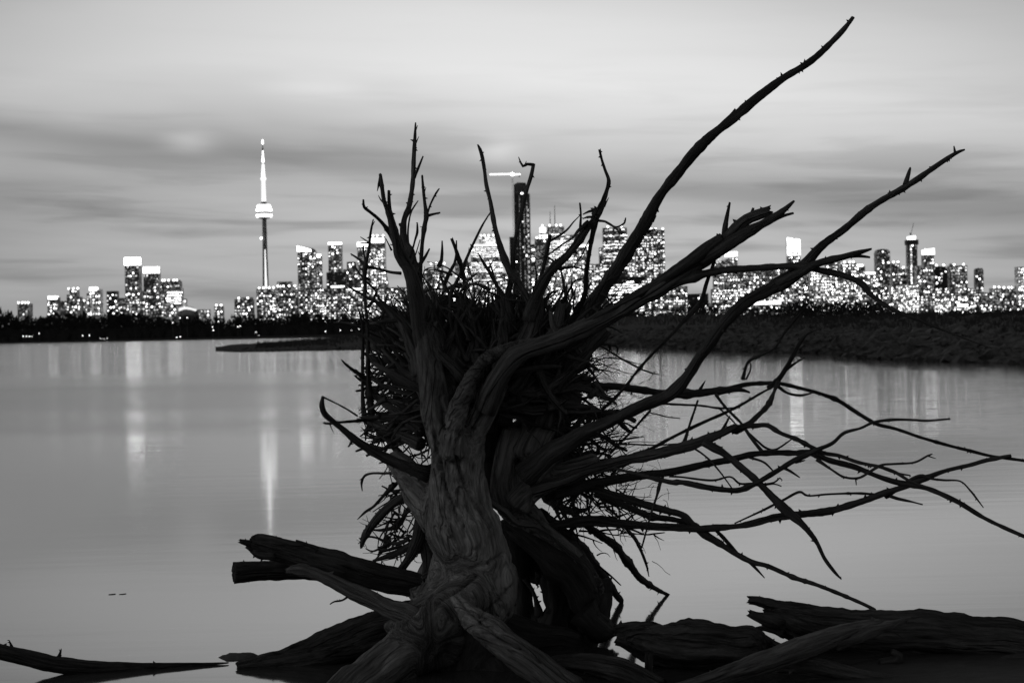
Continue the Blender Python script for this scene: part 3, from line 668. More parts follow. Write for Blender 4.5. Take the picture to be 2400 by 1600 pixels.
# ---- needle tower
def zt_at(y, Y=5000): return at(*zpx('ZT', 150, y), Y).z
def wz(w_, Y=5000): return w_ / 3.92 / F * Y
bx = at(*zpx('ZT', 160, 1100), 5000).x
T = thing('observation_tower', 'tall concrete needle tower with a lit round pod and white antenna', 'tower', (bx, 5000, 1.8))
o_ = 1.8
zp = zt_at(755) - o_
sh = MB(); NS = 36; rings = []
for f in (0, .06, .14, .25, .4, .6, .8, 1):
    rc = wz(21) + (wz(40) - wz(21)) * (1 - f) ** 1.4; pts = []
    for kx in range(NS):
        th = 2 * math.pi * kx / NS
        lobe = max(0, math.cos(3 * (th - .5))) ** 4
        r_ = rc * (.60 + .48 * lobe)
        pts.append((r_ * math.cos(th), r_ * math.sin(th), zp * f))
    rings.append(sh.ring(pts))
for a, b in zip(rings, rings[1:]): sh.f += [(a + i, a + (i + 1) % NS, b + (i + 1) % NS, b + i) for i in range(NS)]
sh.build('shaft', plain('tower_concrete', .16, .85, .03, .2), T)
st_ = MB(); zs0 = zt_at(1395) - o_ - 30; zs1 = zt_at(1040) - o_
for q in range(1): st_.prism([(wz(0), zs0), (wz(24), zs0), (wz(16), zs0 + (zs1 - zs0) * .5), (wz(10), zs1), (wz(4), zs1), (wz(1), zs0 + (zs1 - zs0) * .5)], -wz(44), -wz(22))
st_.build('lit_recess', M_tower, T)
pb = MB(); pb.box(-wz(34), -wz(20), -wz(30), -wz(22), zt_at(945) - o_, zt_at(925) - o_); pb.build('warning_lamp', M_w[2], T)
def lat(name, prof, m):
    q = MB(); q.lathe([(wz(r_), zt_at(y) - o_) for y, r_ in prof], 0, 0, 28); return q.build(name, m, T)
lat('pod_underside', [(758, 26), (752, 52), (742, 58)], M_conc)
lat('pod_light_ring', [(741, 70), (728, 75), (712, 72)], M_crown)
lat('pod_deck', [(711, 70), (692, 70)], M_dark)
lat('pod_light_ring', [(691, 68), (678, 77), (664, 72)], M_crown)
lat('pod_deck', [(663, 66), (658, 62)], M_dark)
lat('pod_roof', [(657, 64), (640, 66), (628, 58)], M_crown)
lat('pod_mast_base', [(627, 30), (600, 22)], M_dark)
lat('upper_shaft', [(599, 22), (420, 18), (404, 18)], M_tower)
lat('sky_pod', [(403, 20), (395, 26), (382, 27), (374, 20)], glow('pod_glow', 1.3))
lat('antenna', [(373, 18), (345, 18), (250, 10)], glow('mast_glow', 1.5))
lat('antenna_ring', [(249, 14), (240, 14)], M_dark)
lat('antenna', [(239, 11), (215, 12), (180, 7), (130, 4)], M_crown)
lat('antenna_ring', [(129, 7), (112, 6), (98, 3), (72, 2)], M_dark)
lat('antenna_tip', [(71, 7), (52, 9), (36, 5), (25, 2)], M_crown)

# ---- domed stadium with its lit crescent
cx_ = at(*zpx('ZA', 1285, 690), 4870); k = 4870 / F / 2.94
T = thing('domed_stadium', 'low dark domed stadium with a white lit crescent across its roof', 'stadium', (cx_.x, 4870, 1.8))
zz = lambda y: at(*zpx('ZA', 1285, y), 4870).z - 1.8
d = MB(); hw = 78 * k
d.lathe([(hw, 0), (hw, zz(705)), (hw * .93, zz(690)), (hw * .78, zz(668)), (hw * .5, zz(650)), (hw * .2, zz(642)), (1, zz(640))], 0, hw, 32)
d.build('dome', M_dark, T)
cresc = MB(); N = 24; ri = []
for i in range(N + 1):
    t = i / N; x_ = (1203 + 150 * t - 1285) * k
    top = 660 - 20 * math.sin(math.pi * min(1, t * .9 + .13)) + (1 - t) ** 3 * 22; th = 20 * (1 - .25 * t) * (1 if 0 < i < N else .55)
    ri.append(cresc.ring([(x_, -6, zz(top + th)), (x_, -6, zz(top)), (x_, 4, zz(top)), (x_, 4, zz(top + th))]))
for a, b in zip(ri, ri[1:]): cresc.f += [(a + i, b + i, b + (i + 1) % 4, a + (i + 1) % 4) for i in range(4)]
cresc.f += [(ri[0], ri[0] + 1, ri[0] + 2, ri[0] + 3), (ri[-1] + 3, ri[-1] + 2, ri[-1] + 1, ri[-1])]
cresc.build('lit_crescent', glow('crescent_light', 1.0), T)

# ---- unfinished tower with its hoist and the lit tower crane
T, mx, wd, H, dp, k = B('unfinished_tower', 'tallest dark tower under construction with a rounded top and bare frame', 'ZC', 722, 846, 360, 5020, 'black', .03, cat='skyscraper', cell=(5, 7))
p = MB(); hw = wd / 2
p.prism([(-hw, H), (hw * .72, H), (hw * .72, H + 18 * k), (hw * .55, H + 25 * k), (-hw * .5, H + 26 * k), (-hw, H + 21 * k)], 1, dp * .8); p.build('upper_floors', M_dark, T)
for q, wq in ((-.30, 1.6), (.30, 1.6), (.66, 2.4)):
    p = MB(); p.box(q * hw - wq * .5 * k, q * hw + wq * .5 * k, -1.2, -.2, 20, H - 4 * k); p.build('pale_rib', M_fac['pale'], T)
p = MB(); p.box(hw * .9, hw * 1.1, -3, -.5, 20, H - 2 * k); p.build('hoist_mast', M_conc, T)
for yy_, xx_ in ((24, .05), (60, .1), (90, .1), (126, .55), (150, .1), (30, .35)):
    put_window(T, xx_ * hw, -.8, H + 24 * k - yy_ * k, 5 * k if yy_ == 24 else 2.4 * k, 3 * k, 2 if yy_ == 24 else 1)
for j in range(16): put_window(T, hw * .82, -1.4, H - (40 + 12 * j) * k, 2.6 * k, r5.uniform(3, 6) * k, 0)
k = 5000 / F; c0 = at(*zpx('ZC', 700, 208), 5000)
T = thing('tower_crane', 'tower crane with a white lit jib above the unfinished tower', 'crane', (c0.x, 5000, 1.8))
H = c0.z - 1.8
p = MB(); s = 1.3 * k
for sx_, sy_ in ((-1, -1), (1, -1), (1, 1), (-1, 1)): p.bar((sx_ * s, sy_ * s, 0), (sx_ * s, sy_ * s, H), .28 * k, 4)
nb = 50
for i in range(nb):
    z0, z1 = H * i / nb, H * (i + 1) / nb; f = (-1) ** i
    p.bar((-s * f, -s, z0), (s * f, -s, z1), .22 * k, 4); p.bar((-s, s * f, z0), (-s, -s * f, z1), .22 * k, 4)
p.build('mast', M_conc, T)
jl = (700 - 515) / 3.485 * k; jr = (766 - 700) / 3.485 * k
p = MB(); p.box(-jl, -1.5 * k, -1 * k, 1 * k, H + .2 * k, H + 3.4 * k); p.build('jib', M_w[1], T)
p = MB(); p.box(1.5 * k, jr, -1 * k, 1 * k, H - 1 * k, H + 2.2 * k); p.build('counter_jib', M_w[1], T)
p = MB(); p.lathe([(1.5 * k, H - 2.5 * k), (3.6 * k, H - 1 * k), (4.2 * k, H + .8 * k), (3.4 * k, H + 3 * k), (1.2 * k, H + 4.5 * k)], 0, 0, 12); p.build('floodlit_cab', glow('cab_light', 9), T)
p = MB(); p.box(jr - 5 * k, jr - 1 * k, -1.5 * k, 1.5 * k, H - 5 * k, H - 1.2 * k); p.build('counterweight', M_dark, T)
# small luffing crane on the eastern tower
c1 = at(*zpx('ZE', 820, 362), 5004)
T = thing('luffing_crane', 'small dark luffing crane on top of the eastern lamp topped tower', 'crane', tuple(c1))
p = MB(); p.bar((0, 0, -2 * k), (0, 0, 8 * k), .9 * k); p.build('mast', M_dark, T)
p = MB(); p.bar((0, 0, 7 * k), (6.5 * k, 0, 31 * k), .5 * k); p.build('jib', M_dark, T)
p = MB(); p.box(-3 * k, -.5 * k, -1 * k, 1 * k, 4 * k, 8 * k); p.build('counterweight', M_dark, T)

# ---- lamps: along the far shore in front of the wood, and one star bright floodlight
def lamp(z, x, y, Y, label, group='lamps along the far shore', m=None, size=1.7, rel=None):
    px, py = zpx(z, x, y); q = at(px, py, Y); k = Y / F
    zb = 1.0 if rel is None else q.z - rel
    T = thing('street_lamp', label, 'lamp', (q.x, Y, zb), group)
    p = MB(); p.bar((0, 0, 0), (0, 0, q.z - zb), .12 * Y / 1100); p.bar((0, 0, q.z - zb), (0, -.5 * k, q.z - zb + .6 * k), .1 * Y / 1100); p.build('pole', M_dark, T)
    p = MB(); s = size * k * .5; p.lathe([(s * .5, q.z - zb - s), (s, q.z - zb - s * .3), (s, q.z - zb + s * .3), (s * .5, q.z - zb + s)], 0, -.6 * k, 10); p.build('lamp_head', m or M_lamp, T)
for x, y, lab in ((160, 847, 'first and leftmost of the four shore lamps in a row below the wood'), (182, 847, 'second and brightest of the four shore lamps in a row'), (205, 847, 'third of the four shore lamps in a row below the wood'), (220, 848, 'faint last of the four shore lamps in a row'),
                  (270, 826, 'lone shore lamp a little right of the row of four'), (570, 842, 'left one of a pair of shore lamps under the bright western tower'), (615, 840, 'right one of a pair of shore lamps under the bright western tower'),
                  (692, 862, 'first of the low cluster of shore lamps at the waterline'), (708, 864, 'second of the low cluster of shore lamps at the waterline'), (722, 865, 'third of the low cluster of shore lamps at the waterline'), (738, 860, 'last and highest of the low cluster of shore lamps'),
                  (1218, 854, 'left one of a close pair of shore lamps below the dome'), (1243, 849, 'right one of a close pair of shore lamps below the dome'), (1190, 752, 'high lamp in the wood just left below the dome'), (1240, 720, 'lamp in front of the dome, left of two'), (1290, 718, 'lamp in front of the dome, right of two'),
                  (1465, 782, 'upper lamp of a small group in the wood right of the dome'), (1470, 805, 'lower lamp of a small group in the wood right of the dome'), (1505, 745, 'lone lamp near the treetops right of the dome'), (1640, 780, 'left lamp of a pair in the wood under the boxy block'), (1655, 776, 'right lamp of a pair in the wood under the boxy block'),
                  (1765, 818, 'bright lamp in the wood under the needle tower'), (1783, 840, 'lower dim lamp near the needle tower foot, close to the water'), (2243, 812, 'bright lamp in the wood under the slanted crown tower'), (2345, 805, 'bright shore lamp just left of the driftwood'), (2420, 805, 'faint shore lamp seen through the thin left roots'), (2475, 797, 'bright shore lamp seen between the thick left roots')):
    lamp('ZA', x, y, 1185, lab, size=1.0 if 'faint' in lab or 'cluster' in lab or 'dim' in lab else 1.7)
lamp('Z2', 760, 1435, 60.0 + 60, 'small bright lamp on the bank behind the pale sweeping root', group=None, size=2.6, rel=.9)
px, py = zpx('ZD', 1352, 785)
q = at(px, py, 4700)
T = thing('floodlight', 'star bright floodlight shining out of the eastern skyline', 'floodlight', (q.x, 4700, 1.8))
k = 4700 / F
p = MB(); p.bar((0, 0, 0), (0, 0, q.z - 1.8), .5); p.build('pole', M_dark, T)
p = MB(); p.lathe([(1.2 * k, q.z - 1.8 - 2.4 * k), (2.6 * k, q.z - 1.8 - k), (2.6 * k, q.z - 1.8 + k), (1.2 * k, q.z - 1.8 + 2.4 * k)], 0, -3, 12); p.build('lamp_head', M_flood, T)
# ------------------------------------------------------------------ the uprooted stump
def path(z, pts, y0, y1):
    """pixel trace (x, y, width) with a depth that runs from y0 to y1 -> [(point, radius)], [(px, py, Y)]"""
    s = ZN[z][2]; P = []; Q = []
    L = [0]
    for a, b in zip(pts, pts[1:]): L.append(L[-1] + math.hypot(b[0] - a[0], b[1] - a[1]))
    for (x, y, w_), l in zip(pts, L):
        t = l / max(L[-1], 1e-6); Yd = y0 + (y1 - y0) * t
        px, py = zpx(z, x, y)
        P.append((at(px, py, Yd), max(w_ / s / 2 * Yd / F, .0015))); Q.append((px, py, Yd))
    return P, Q
STUMP = thing('driftwood_stump', 'huge uprooted driftwood stump with a wild crown of bare roots at the water edge', 'uprooted stump', (-.05, 8.8, 0))
ORG = Vector((-.05, 8.8, 0))
SAMP = {}
seedc = [100]
def nearest(key, px, py):
    best = None
    for k in ([key] if isinstance(key, str) else key):
        S_ = SAMP[k]
        for a, b in zip(S_, S_[1:]):
            dx, dy = b[0] - a[0], b[1] - a[1]; t = max(0, min(1, ((px - a[0]) * dx + (py - a[1]) * dy) / max(dx * dx + dy * dy, 1e-9)))
            d = math.hypot(a[0] + dx * t - px, a[1] + dy * t - py)
            if best is None or d < best[0]: best = (d, a[2] + (b[2] - a[2]) * t)
    return best
def root(key, z, pts, y0, y1, m=None, jag=0.6, spurs=None, name='root', wob=.17, flute=.09, parent=None, obj_parent=None):
    P, Q = path(z, pts, y0, y1)
    SAMP[key] = Q; seedc[0] += 1
    L = sum((b[0] - a[0]).length for a, b in zip(P, P[1:]))
    mb = MB()
    w0, w1 = pts[0][2], pts[-1][2]
    tube(mb, P, seedc[0], wob=wob, flute=flute, jag0=jag if w0 < w1 else 0, jag1=jag if w1 < w0 else 0, spurs=int(L * 12) if spurs is None else spurs)
    o = mb.build(name, m or M_root, obj_parent or STUMP, ORG, smooth=True)
    OB[key] = o
    return o
OB = {}
def twig(parent, z, pts, dy=None, m=None, spurs=None, jag=.5):
    """a side shoot: its thick end takes the depth of the root it grows from"""
    p0 = zpx(z, pts[0][0], pts[0][1]); p1 = zpx(z, pts[-1][0], pts[-1][1])
    a, b = nearest(parent, *p0), nearest(parent, *p1)
    seedc[0] += 1; rr = random.Random(seedc[0])
    Lpx = math.hypot(p1[0] - p0[0], p1[1] - p0[1])
    dd = dy if dy is not None else rr.uniform(-.3, .3) * Lpx * 9 / F
    if a[0] < b[0]: y0, y1 = a[1], a[1] + dd
    else: y0, y1 = b[1] + dd, b[1]
    key = 'tw%d' % seedc[0]
    pk = parent if isinstance(parent, str) else min(parent, key=lambda k: nearest(k, *(p0 if a[0] < b[0] else p1))[0])
    par = OB[pk]
    return root(key, z, pts, y0, y1, m, jag, spurs, 'twig', obj_parent=par if par.parent == STUMP else par.parent), key

M_trunk2 = M_arm
# -- trunk: overlapping limbs fused into one skin
TR = [
    ('F', [(972, 700, 42), (982, 780, 52), (988, 830, 58), (996, 900, 64), (1012, 985, 74), (1028, 1025, 92), (1040, 1060, 112), (1050, 1107, 134), (1064, 1210, 162), (1092, 1276, 148), (1108, 1340, 160), (1118, 1390, 140), (1130, 1430, 96)], 9.0, 8.75),
    ('F', [(1090, 1330, 110), (1050, 1390, 120), (1000, 1440, 116), (940, 1500, 124), (860, 1570, 140), (790, 1630, 150)], 8.78, 8.3),
    ('F', [(1290, 778, 34), (1220, 798, 40), (1175, 830, 46), (1145, 875, 52), (1118, 935, 58), (1090, 990, 62), (1072, 1040, 74), (1066, 1120, 90)], 8.95, 8.82),
    ('F', [(1250, 786, 26), (1190, 796, 32), (1125, 820, 34), (1085, 862, 36), (1060, 915, 40), (1044, 975, 46), (1040, 1050, 60)], 8.85, 8.75),
    ('Z6', [(640, -40, 190), (590, 100, 220), (560, 240, 230), (590, 370, 250), (670, 450, 190), (780, 545, 120), (890, 632, 100), (1000, 712, 84), (1080, 790, 64), (1145, 890, 50), (1170, 980, 40)], 9.38, 9.05),
    ('F', [(1175, 985, 40), (1160, 1060, 50), (1152, 1120, 56), (1160, 1170, 40)], 9.2, 9.2),
    ('F', [(1280, 900, 60), (1240, 980, 66), (1215, 1050, 70)], 9.3, 9.15),
    ('Z6', [(190, 985, 50), (290, 1110, 130), (430, 1240, 190), (600, 1370, 220), (780, 1500, 220), (980, 1650, 220)], 8.55, 8.1),
    ('F', [(1160, 1300, 50), (1152, 1370, 70), (1100, 1420, 90)], 8.95, 8.8),
    ('F', [(900, 1050, 40), (935, 1085, 62), (968, 1125, 90), (1015, 1190, 110)], 9.1, 8.95),
    ('F', [(1030, 1250, 60), (1008, 1310, 50), (1005, 1370, 80), (970, 1420, 110), (930, 1470, 120)], 8.95, 8.65),
    ('F', [(960, 1440, 46), (985, 1428, 44), (1030, 1435, 40), (1050, 1465, 36), (1040, 1500, 38), (1000, 1515, 44), (965, 1495, 46), (955, 1455, 46)], 8.55, 8.55),
    ('F', [(1010, 1280, 60), (985, 1330, 60), (960, 1370, 60)], 9.3, 9.1),
    ('F', [(940, 730, 30), (955, 800, 44), (975, 860, 60), (1000, 930, 60)], 9.1, 8.98),
    ('F', [(1060, 740, 34), (1045, 800, 44), (1030, 860, 54), (1020, 920, 60)], 9.15, 9.0),
    ('F', [(1330, 1002, 30), (1270, 1040, 44), (1215, 1085, 66)], 9.0, 8.95),
    ('F', [(1370, 1058, 32), (1290, 1088, 40), (1225, 1122, 60), (1190, 1160, 70)], 9.0, 9.05),
    ('F', [(1000, 760, 44), (990, 820, 60)], 9.0, 9.0),
]
tb = MB(); axis_pts = []
for n_, (z, pts, a, b) in enumerate(TR):
    P, Q = path(z, pts, a, b); SAMP['trunk%d' % n_] = Q
    S_ = tube(tb, P, 40 + n_, seg=28, wob=.06, flute=.10, twist=.8, stepk=.4)
    T_ = None; L = 0; off = Vector((n_ * 3.1, n_ * 1.7, n_ * 2.3)); aa = None
    for i, (p, r) in enumerate(S_):
        d = (S_[min(i + 1, len(S_) - 1)][0] - S_[max(i - 1, 0)][0]).normalized()
        aa = d.orthogonal().normalized() if aa is None else (aa - d * aa.dot(d)).normalized()
        if i: L += (p - S_[i - 1][0]).length
        axis_pts.append((p, r, aa.copy(), d.cross(aa), L, off))
raw = tb.build('trunk_raw', None)
md = raw.modifiers.new('fuse', 'REMESH'); md.mode = 'VOXEL'; md.voxel_size = .0095
ev = raw.evaluated_get(bpy.context.evaluated_depsgraph_get())
me = bpy.data.meshes.new_from_object(ev)
bpy.data.objects.remove(raw)
nv = len(me.vertices)
co = np.empty(nv * 3, dtype=np.float32); me.vertices.foreach_get('co', co); co = co.reshape(-1, 3).astype(np.float64)
ed = np.empty(len(me.edges) * 2, dtype=np.int32); me.edges.foreach_get('vertices', ed); ed = ed.reshape(-1, 2)
deg = np.bincount(ed.ravel(), minlength=nv)[:, None].clip(1)
for _ in range(5):
    acc = np.zeros_like(co)
    for k in range(3):
        acc[:, k] = np.bincount(ed[:, 0], co[ed[:, 1], k], nv) + np.bincount(ed[:, 1], co[ed[:, 0], k], nv)
    co = co * .45 + acc / deg * .55
me.vertices.foreach_set('co', co.astype(np.float32).ravel()); me.update()
nor = np.empty(nv * 3, dtype=np.float32); me.vertices.foreach_get('normal', nor); nor = nor.reshape(-1, 3)
kd = kdtree.KDTree(len(axis_pts))
for i, q in enumerate(axis_pts): kd.insert(q[0], i)
kd.balance()
# long drying cracks, carved along traces of the photo (frame pixels)
CRK = [('Z3', [(1110, 1080), (1125, 1180), (1120, 1240), (1145, 1320), (1180, 1420), (1195, 1500), (1210, 1567)]), ('Z3', [(1265, 1230), (1290, 1320), (1330, 1440), (1350, 1530)]),
       ('Z6', [(80, 60), (110, 200), (150, 330), (190, 400)]), ('Z6', [(190, 60), (230, 160), (270, 260), (320, 360), (380, 440), (430, 520)]), ('Z6', [(190, 960), (250, 1060), (350, 1150), (480, 1260), (620, 1330), (760, 1420)]),
       ('Z3', [(1290, 1260), (1290, 1160), (1330, 1110), (1420, 1060), (1500, 940), (1580, 800), (1650, 640)]), ('Z6', [(190, 420), (240, 520), (250, 600)]), ('Z6', [(300, 800), (420, 760), (520, 700)]),
       ('Z6', [(60, 1040), (200, 960), (330, 860)]), ('Z6', [(360, 1120), (480, 1020), (570, 920)]), ('Z3', [(1160, 800), (1190, 900), (1180, 1000), (1200, 1080)]), ('Z6', [(700, 560), (800, 600), (900, 680), (980, 740)])]
ck_seg = []
for z, pts in CRK:
    q = [zpx(z, *p) for p in pts]
    ck_seg += list(zip(q, q[1:]))
# grain follows the limbs: lengthwise distance is squeezed, sideways distance kept
dirs = np.zeros((nv, 3))
for i in range(nv):
    p = Vector(co[i]); acc = Vector((0, 0, 0))
    for q, j, dist in kd.find_n(p, 6):
        pa = axis_pts[j]; d = pa[2].cross(pa[3])
        if d.z > 0: d = -d
        acc += d * math.exp(-3 * dist / pa[1])
    dirs[i] = acc.normalized()
for _ in range(40):
    acc = np.zeros_like(dirs)
    for k in range(3): acc[:, k] = np.bincount(ed[:, 0], dirs[ed[:, 1], k], nv) + np.bincount(ed[:, 1], dirs[ed[:, 0], k], nv)
    dirs = dirs * .3 + acc / deg * .7
dirs /= np.linalg.norm(dirs, axis=1)[:, None] + 1e-9
rel = co - np.array((-.05, 8.9, .9))
grain = (rel - dirs * (np.sum(rel * dirs, axis=1) * .955)[:, None]).astype(np.float32)
RT = ROT.transposed()
newco = co.copy()
for i in range(nv):
    p = Vector(co[i]); gq = Vector(grain[i])
    f1 = noise.noise(gq * 9); f2 = noise.noise(gq * 22 + Vector((7, 0, 0))); f3 = noise.noise(gq * 55 + Vector((0, 3, 0)))
    lump = noise.noise(p * 5) + .5 * noise.noise(p * 13)
    dsp = .012 * f1 + .006 * f2 + .004 * f3 + .011 * lump
    v_ = RT @ (p - Vector((0, 0, CAMZ))); X_ = 1200 + F * v_.x / -v_.z; Yp = 800 - F * v_.y / -v_.z
    if nor[i][1] < .2:
        for (x0, y0), (x1, y1) in ck_seg:
            if Yp < min(y0, y1) - 6 or Yp > max(y0, y1) + 6 or X_ < min(x0, x1) - 8 or X_ > max(x0, x1) + 8: continue
            dx, dy = x1 - x0, y1 - y0; t = max(0, min(1, ((X_ - x0) * dx + (Yp - y0) * dy) / (dx * dx + dy * dy)))
            dd = math.hypot(x0 + dx * t - X_ + 3 * noise.noise(Vector((Yp * .06, 0, 0))), y0 + dy * t - Yp)
            if dd < 5: dsp -= .024 * (1 - dd / 5)
    newco[i] = co[i] + nor[i] * dsp
newco -= np.array(ORG)
me.vertices.foreach_set('co', newco.astype(np.float32).ravel())
ga = me.attributes.new('grain', 'FLOAT_VECTOR', 'POINT'); ga.data.foreach_set('vector', grain.ravel())
me.polygons.foreach_set('use_smooth', np.ones(len(me.polygons), dtype=bool)); me.materials.clear(); me.update()
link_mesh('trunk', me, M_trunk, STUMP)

# -- roots that rise (traced along their length: x, y, width)
root('A1', 'Z1', [(700, 1700, 108), (668, 1480, 98), (638, 1250, 98), (595, 1100, 84), (540, 990, 74), (500, 860, 50), (465, 720, 42), (430, 640, 28), (415, 560, 25), (402, 452, 20)], 9.0, 8.7, m=M_arm)
twig('A1', 'Z1', [(478, 740, 20), (463, 650, 22), (460, 562, 18)])
twig('A1', 'Z1', [(400, 470, 14), (392, 520, 18), (383, 562, 5)], spurs=1)
twig('A1', 'Z1', [(432, 650, 14), (405, 620, 12), (390, 592, 4)], spurs=1)
root('A1l', 'Z3', [(1040, 540, 64), (965, 400, 58), (905, 275, 48), (850, 190, 38), (770, 110, 32), (700, 40, 22), (640, -20, 9)], 9.05, 8.85, m=M_arm)
root('A1r', 'Z3', [(1150, 560, 80), (1185, 430, 62), (1235, 330, 48), (1290, 240, 42), (1340, 150, 38), (1400, 60, 32), (1440, -40, 12)], 9.0, 9.05, m=M_arm)
root('A1s', 'Z3', [(1190, 420, 34), (1170, 320, 28), (1130, 250, 20), (1070, 205, 15), (1005, 188, 7)], 8.95, 8.85, m=M_arm)
root('A1t', 'Z3', [(1060, 450, 50), (1085, 330, 36), (1110, 220, 28), (1105, 100, 24), (1120, -10, 14)], 9.1, 9.2, m=M_arm)
root('A1b', 'Z1', [(640, 1120, 70), (600, 990, 68), (560, 880, 48), (562, 760, 42), (590, 680, 38), (607, 600, 32), (622, 490, 28), (628, 350, 30), (632, 230, 28), (638, 108, 10)], 8.98, 9.2, m=M_arm, spurs=22)
twig('A1b', 'Z1', [(628, 480, 22), (660, 400, 18), (688, 332, 10)], spurs=1)
twig('A1b', 'Z1', [(606, 705, 16), (628, 670, 12), (656, 628, 6)], spurs=0)
twig('A1b', 'Z1', [(540, 800, 14), (526, 786, 5)], spurs=0)
twig('A1b', 'Z1', [(642, 240, 12), (660, 200, 4)], spurs=0)
twig('A1b', 'Z1', [(640, 160, 12), (652, 126, 4)], spurs=0)
root('A1c', 'Z1', [(612, 1010, 16), (592, 920, 12), (588, 830, 12), (600, 740, 10), (612, 700, 10)], 9.02, 9.15)
twig('A1', 'Z1', [(605, 1010, 14), (635, 890, 16), (650, 840, 20), (650, 775, 8)])
twig('A1', 'Z1', [(618, 1050, 10), (650, 950, 10), (668, 888, 6)], spurs=1)
root('A2', 'Z1', [(560, 1040, 40), (490, 890, 36), (450, 820, 30), (390, 750, 26), (330, 700, 20), (295, 670, 18), (290, 622, 10)], 8.92, 8.75)
twig('A2', 'Z1', [(455, 830, 14), (465, 800, 5)], spurs=0)
twig('A2', 'Z1', [(480, 960, 14), (440, 880, 6)], spurs=1)
root('A3', 'Z3', [(600, 1010, 60), (585, 900, 60), (572, 700, 48), (565, 500, 32), (563, 339, 28), (558, 180, 26), (540, 0, 22), (540, -90, 20), (533, -160, 18)], 9.4, 9.05)
root('A3b', 'Z1', [(308, 1245, 20), (300, 1180, 20), (302, 1080, 30), (325, 960, 18), (335, 860, 16), (345, 800, 14), (355, 755, 8)], 9.05, 8.95, spurs=8)
twig('A3b', 'Z1', [(310, 1070, 26), (260, 1020, 15), (206, 983, 8)])
root('A3c', 'Z1', [(315, 1068, 24), (400, 1085, 20), (470, 1105, 20), (540, 1112, 26)], 9.05, 8.95)
twig('A3b', 'Z1', [(298, 1105, 20), (262, 1072, 8)], spurs=0)
twig('A3b', 'Z1', [(335, 908, 16), (300, 912, 12), (266, 908, 6)], spurs=1)
twig('A3b', 'Z1', [(330, 908, 12), (300, 890, 10), (270, 870, 6)], spurs=0)
twig('A3b', 'Z1', [(308, 1045, 16), (295, 980, 14), (290, 930, 10)], spurs=1)
twig('A3b', 'Z1', [(345, 805, 10), (366, 765, 4)], spurs=0)
twig('A3', 'Z1', [(318, 1345, 24), (355, 1290, 18), (380, 1230, 12), (398, 1193, 6)])
root('A4', 'Z1', [(700, 1340, 34), (690, 1280, 28), (672, 1150, 26), (680, 950, 24), (700, 800, 26), (712, 730, 32), (700, 640, 20), (690, 540, 18), (683, 458, 10)], 9.2, 9.35)
twig('A4', 'Z1', [(712, 732, 22), (750, 720, 16), (803, 708, 11)], spurs=1)
twig('A4', 'Z1', [(716, 722, 16), (740, 650, 14), (775, 580, 14), (797, 548, 7)], spurs=2)
twig('A4', 'Z1', [(695, 812, 8), (668, 800, 3)], spurs=0)
twig('A4', 'Z1', [(676, 1010, 10), (656, 968, 4)], spurs=0)
twig('A4', 'Z1', [(694, 580, 12), (708, 540, 4)], spurs=0)
root('A5', 'Z1', [(1430, 1360, 66), (1390, 1290, 52), (1330, 1190, 50), (1290, 1140, 56), (1250, 1060, 48), (1210, 960, 40), (1180, 850, 36), (1155, 720, 32), (1135, 620, 28), (1110, 520, 28), (1098, 430, 24), (1085, 340, 24), (1070, 285, 22), (1054, 254, 9)], 9.0, 9.25, m=M_arm, spurs=20)
root('A6', 'Z1', [(850, 1310, 26), (880, 1230, 24), (930, 1130, 24), (970, 1030, 22), (1035, 890, 18), (1085, 790, 13), (1140, 702, 7)], 9.35, 9.2, spurs=6)
root('A7', 'Z1', [(930, 1480, 34), (950, 1380, 26), (965, 1260, 24), (965, 1180, 22), (945, 1080, 26), (930, 1030, 28), (905, 950, 24), (880, 883, 22)], 9.3, 9.2, jag=1.2)
twig('A7', 'Z1', [(906, 955, 14), (912, 900, 6)], spurs=0)
root('A8', 'Z1', [(1270, 1500, 100), (1260, 1400, 86), (1225, 1270, 44), (1180, 1190, 26), (1130, 1100, 24), (1090, 1040, 19), (1058, 980, 6)], 9.1, 8.9, m=M_arm)
root('A9', 'Z2', [(90, 1520, 90), (105, 1400, 78), (130, 1220, 58), (152, 1110, 42), (165, 1040, 36), (168, 920, 34), (185, 800, 32), (205, 700, 30), (235, 580, 28), (270, 450, 28), (300, 350, 30), (316, 268, 26)], 9.15, 8.95, m=M_arm)
twig('A9', 'Z2', [(318, 272, 26), (270, 266, 22), (238, 282, 20), (224, 262, 14), (205, 214, 6)], spurs=2)
twig('A9', 'Z2', [(255, 268, 14), (262, 244, 4)], spurs=0)
root('A10', 'Z2', [(290, 1420, 120), (305, 1330, 100), (340, 1230, 90), (400, 1110, 80), (470, 1020, 70), (560, 940, 60), (640, 840, 62), (700, 750, 60), (765, 670, 62), (800, 600, 58), (825, 540, 44), (850, 470, 34), (868, 390, 30), (840, 310, 22), (815, 230, 20), (800, 162, 20)], 9.0, 8.8, m=M_arm, spurs=26)
twig('A10', 'Z2', [(775, 640, 70), (770, 600, 50), (775, 585, 20)], spurs=8)
twig('A10', 'Z2', [(770, 605, 26), (720, 615, 18), (678, 636, 8)], spurs=6)
twig('A10', 'Z2', [(760, 655, 22), (710, 655, 18), (680, 665, 8)], spurs=5)
twig('A10', 'Z2', [(780, 630, 20), (740, 590, 10)], spurs=3)
root('A10b', 'Z2', [(720, 690, 30), (690, 710, 24), (660, 740, 22), (662, 640, 17), (655, 553, 12)], 8.88, 8.8)
root('A10c', 'Z2', [(340, 1250, 22), (360, 1150, 22), (375, 1080, 28), (400, 960, 28), (418, 870, 34), (435, 788, 30)], 9.05, 8.85, jag=1.6)
twig('A10c', 'Z2', [(435, 830, 26), (490, 800, 22), (560, 750, 16), (610, 690, 10), (655, 645, 6)])
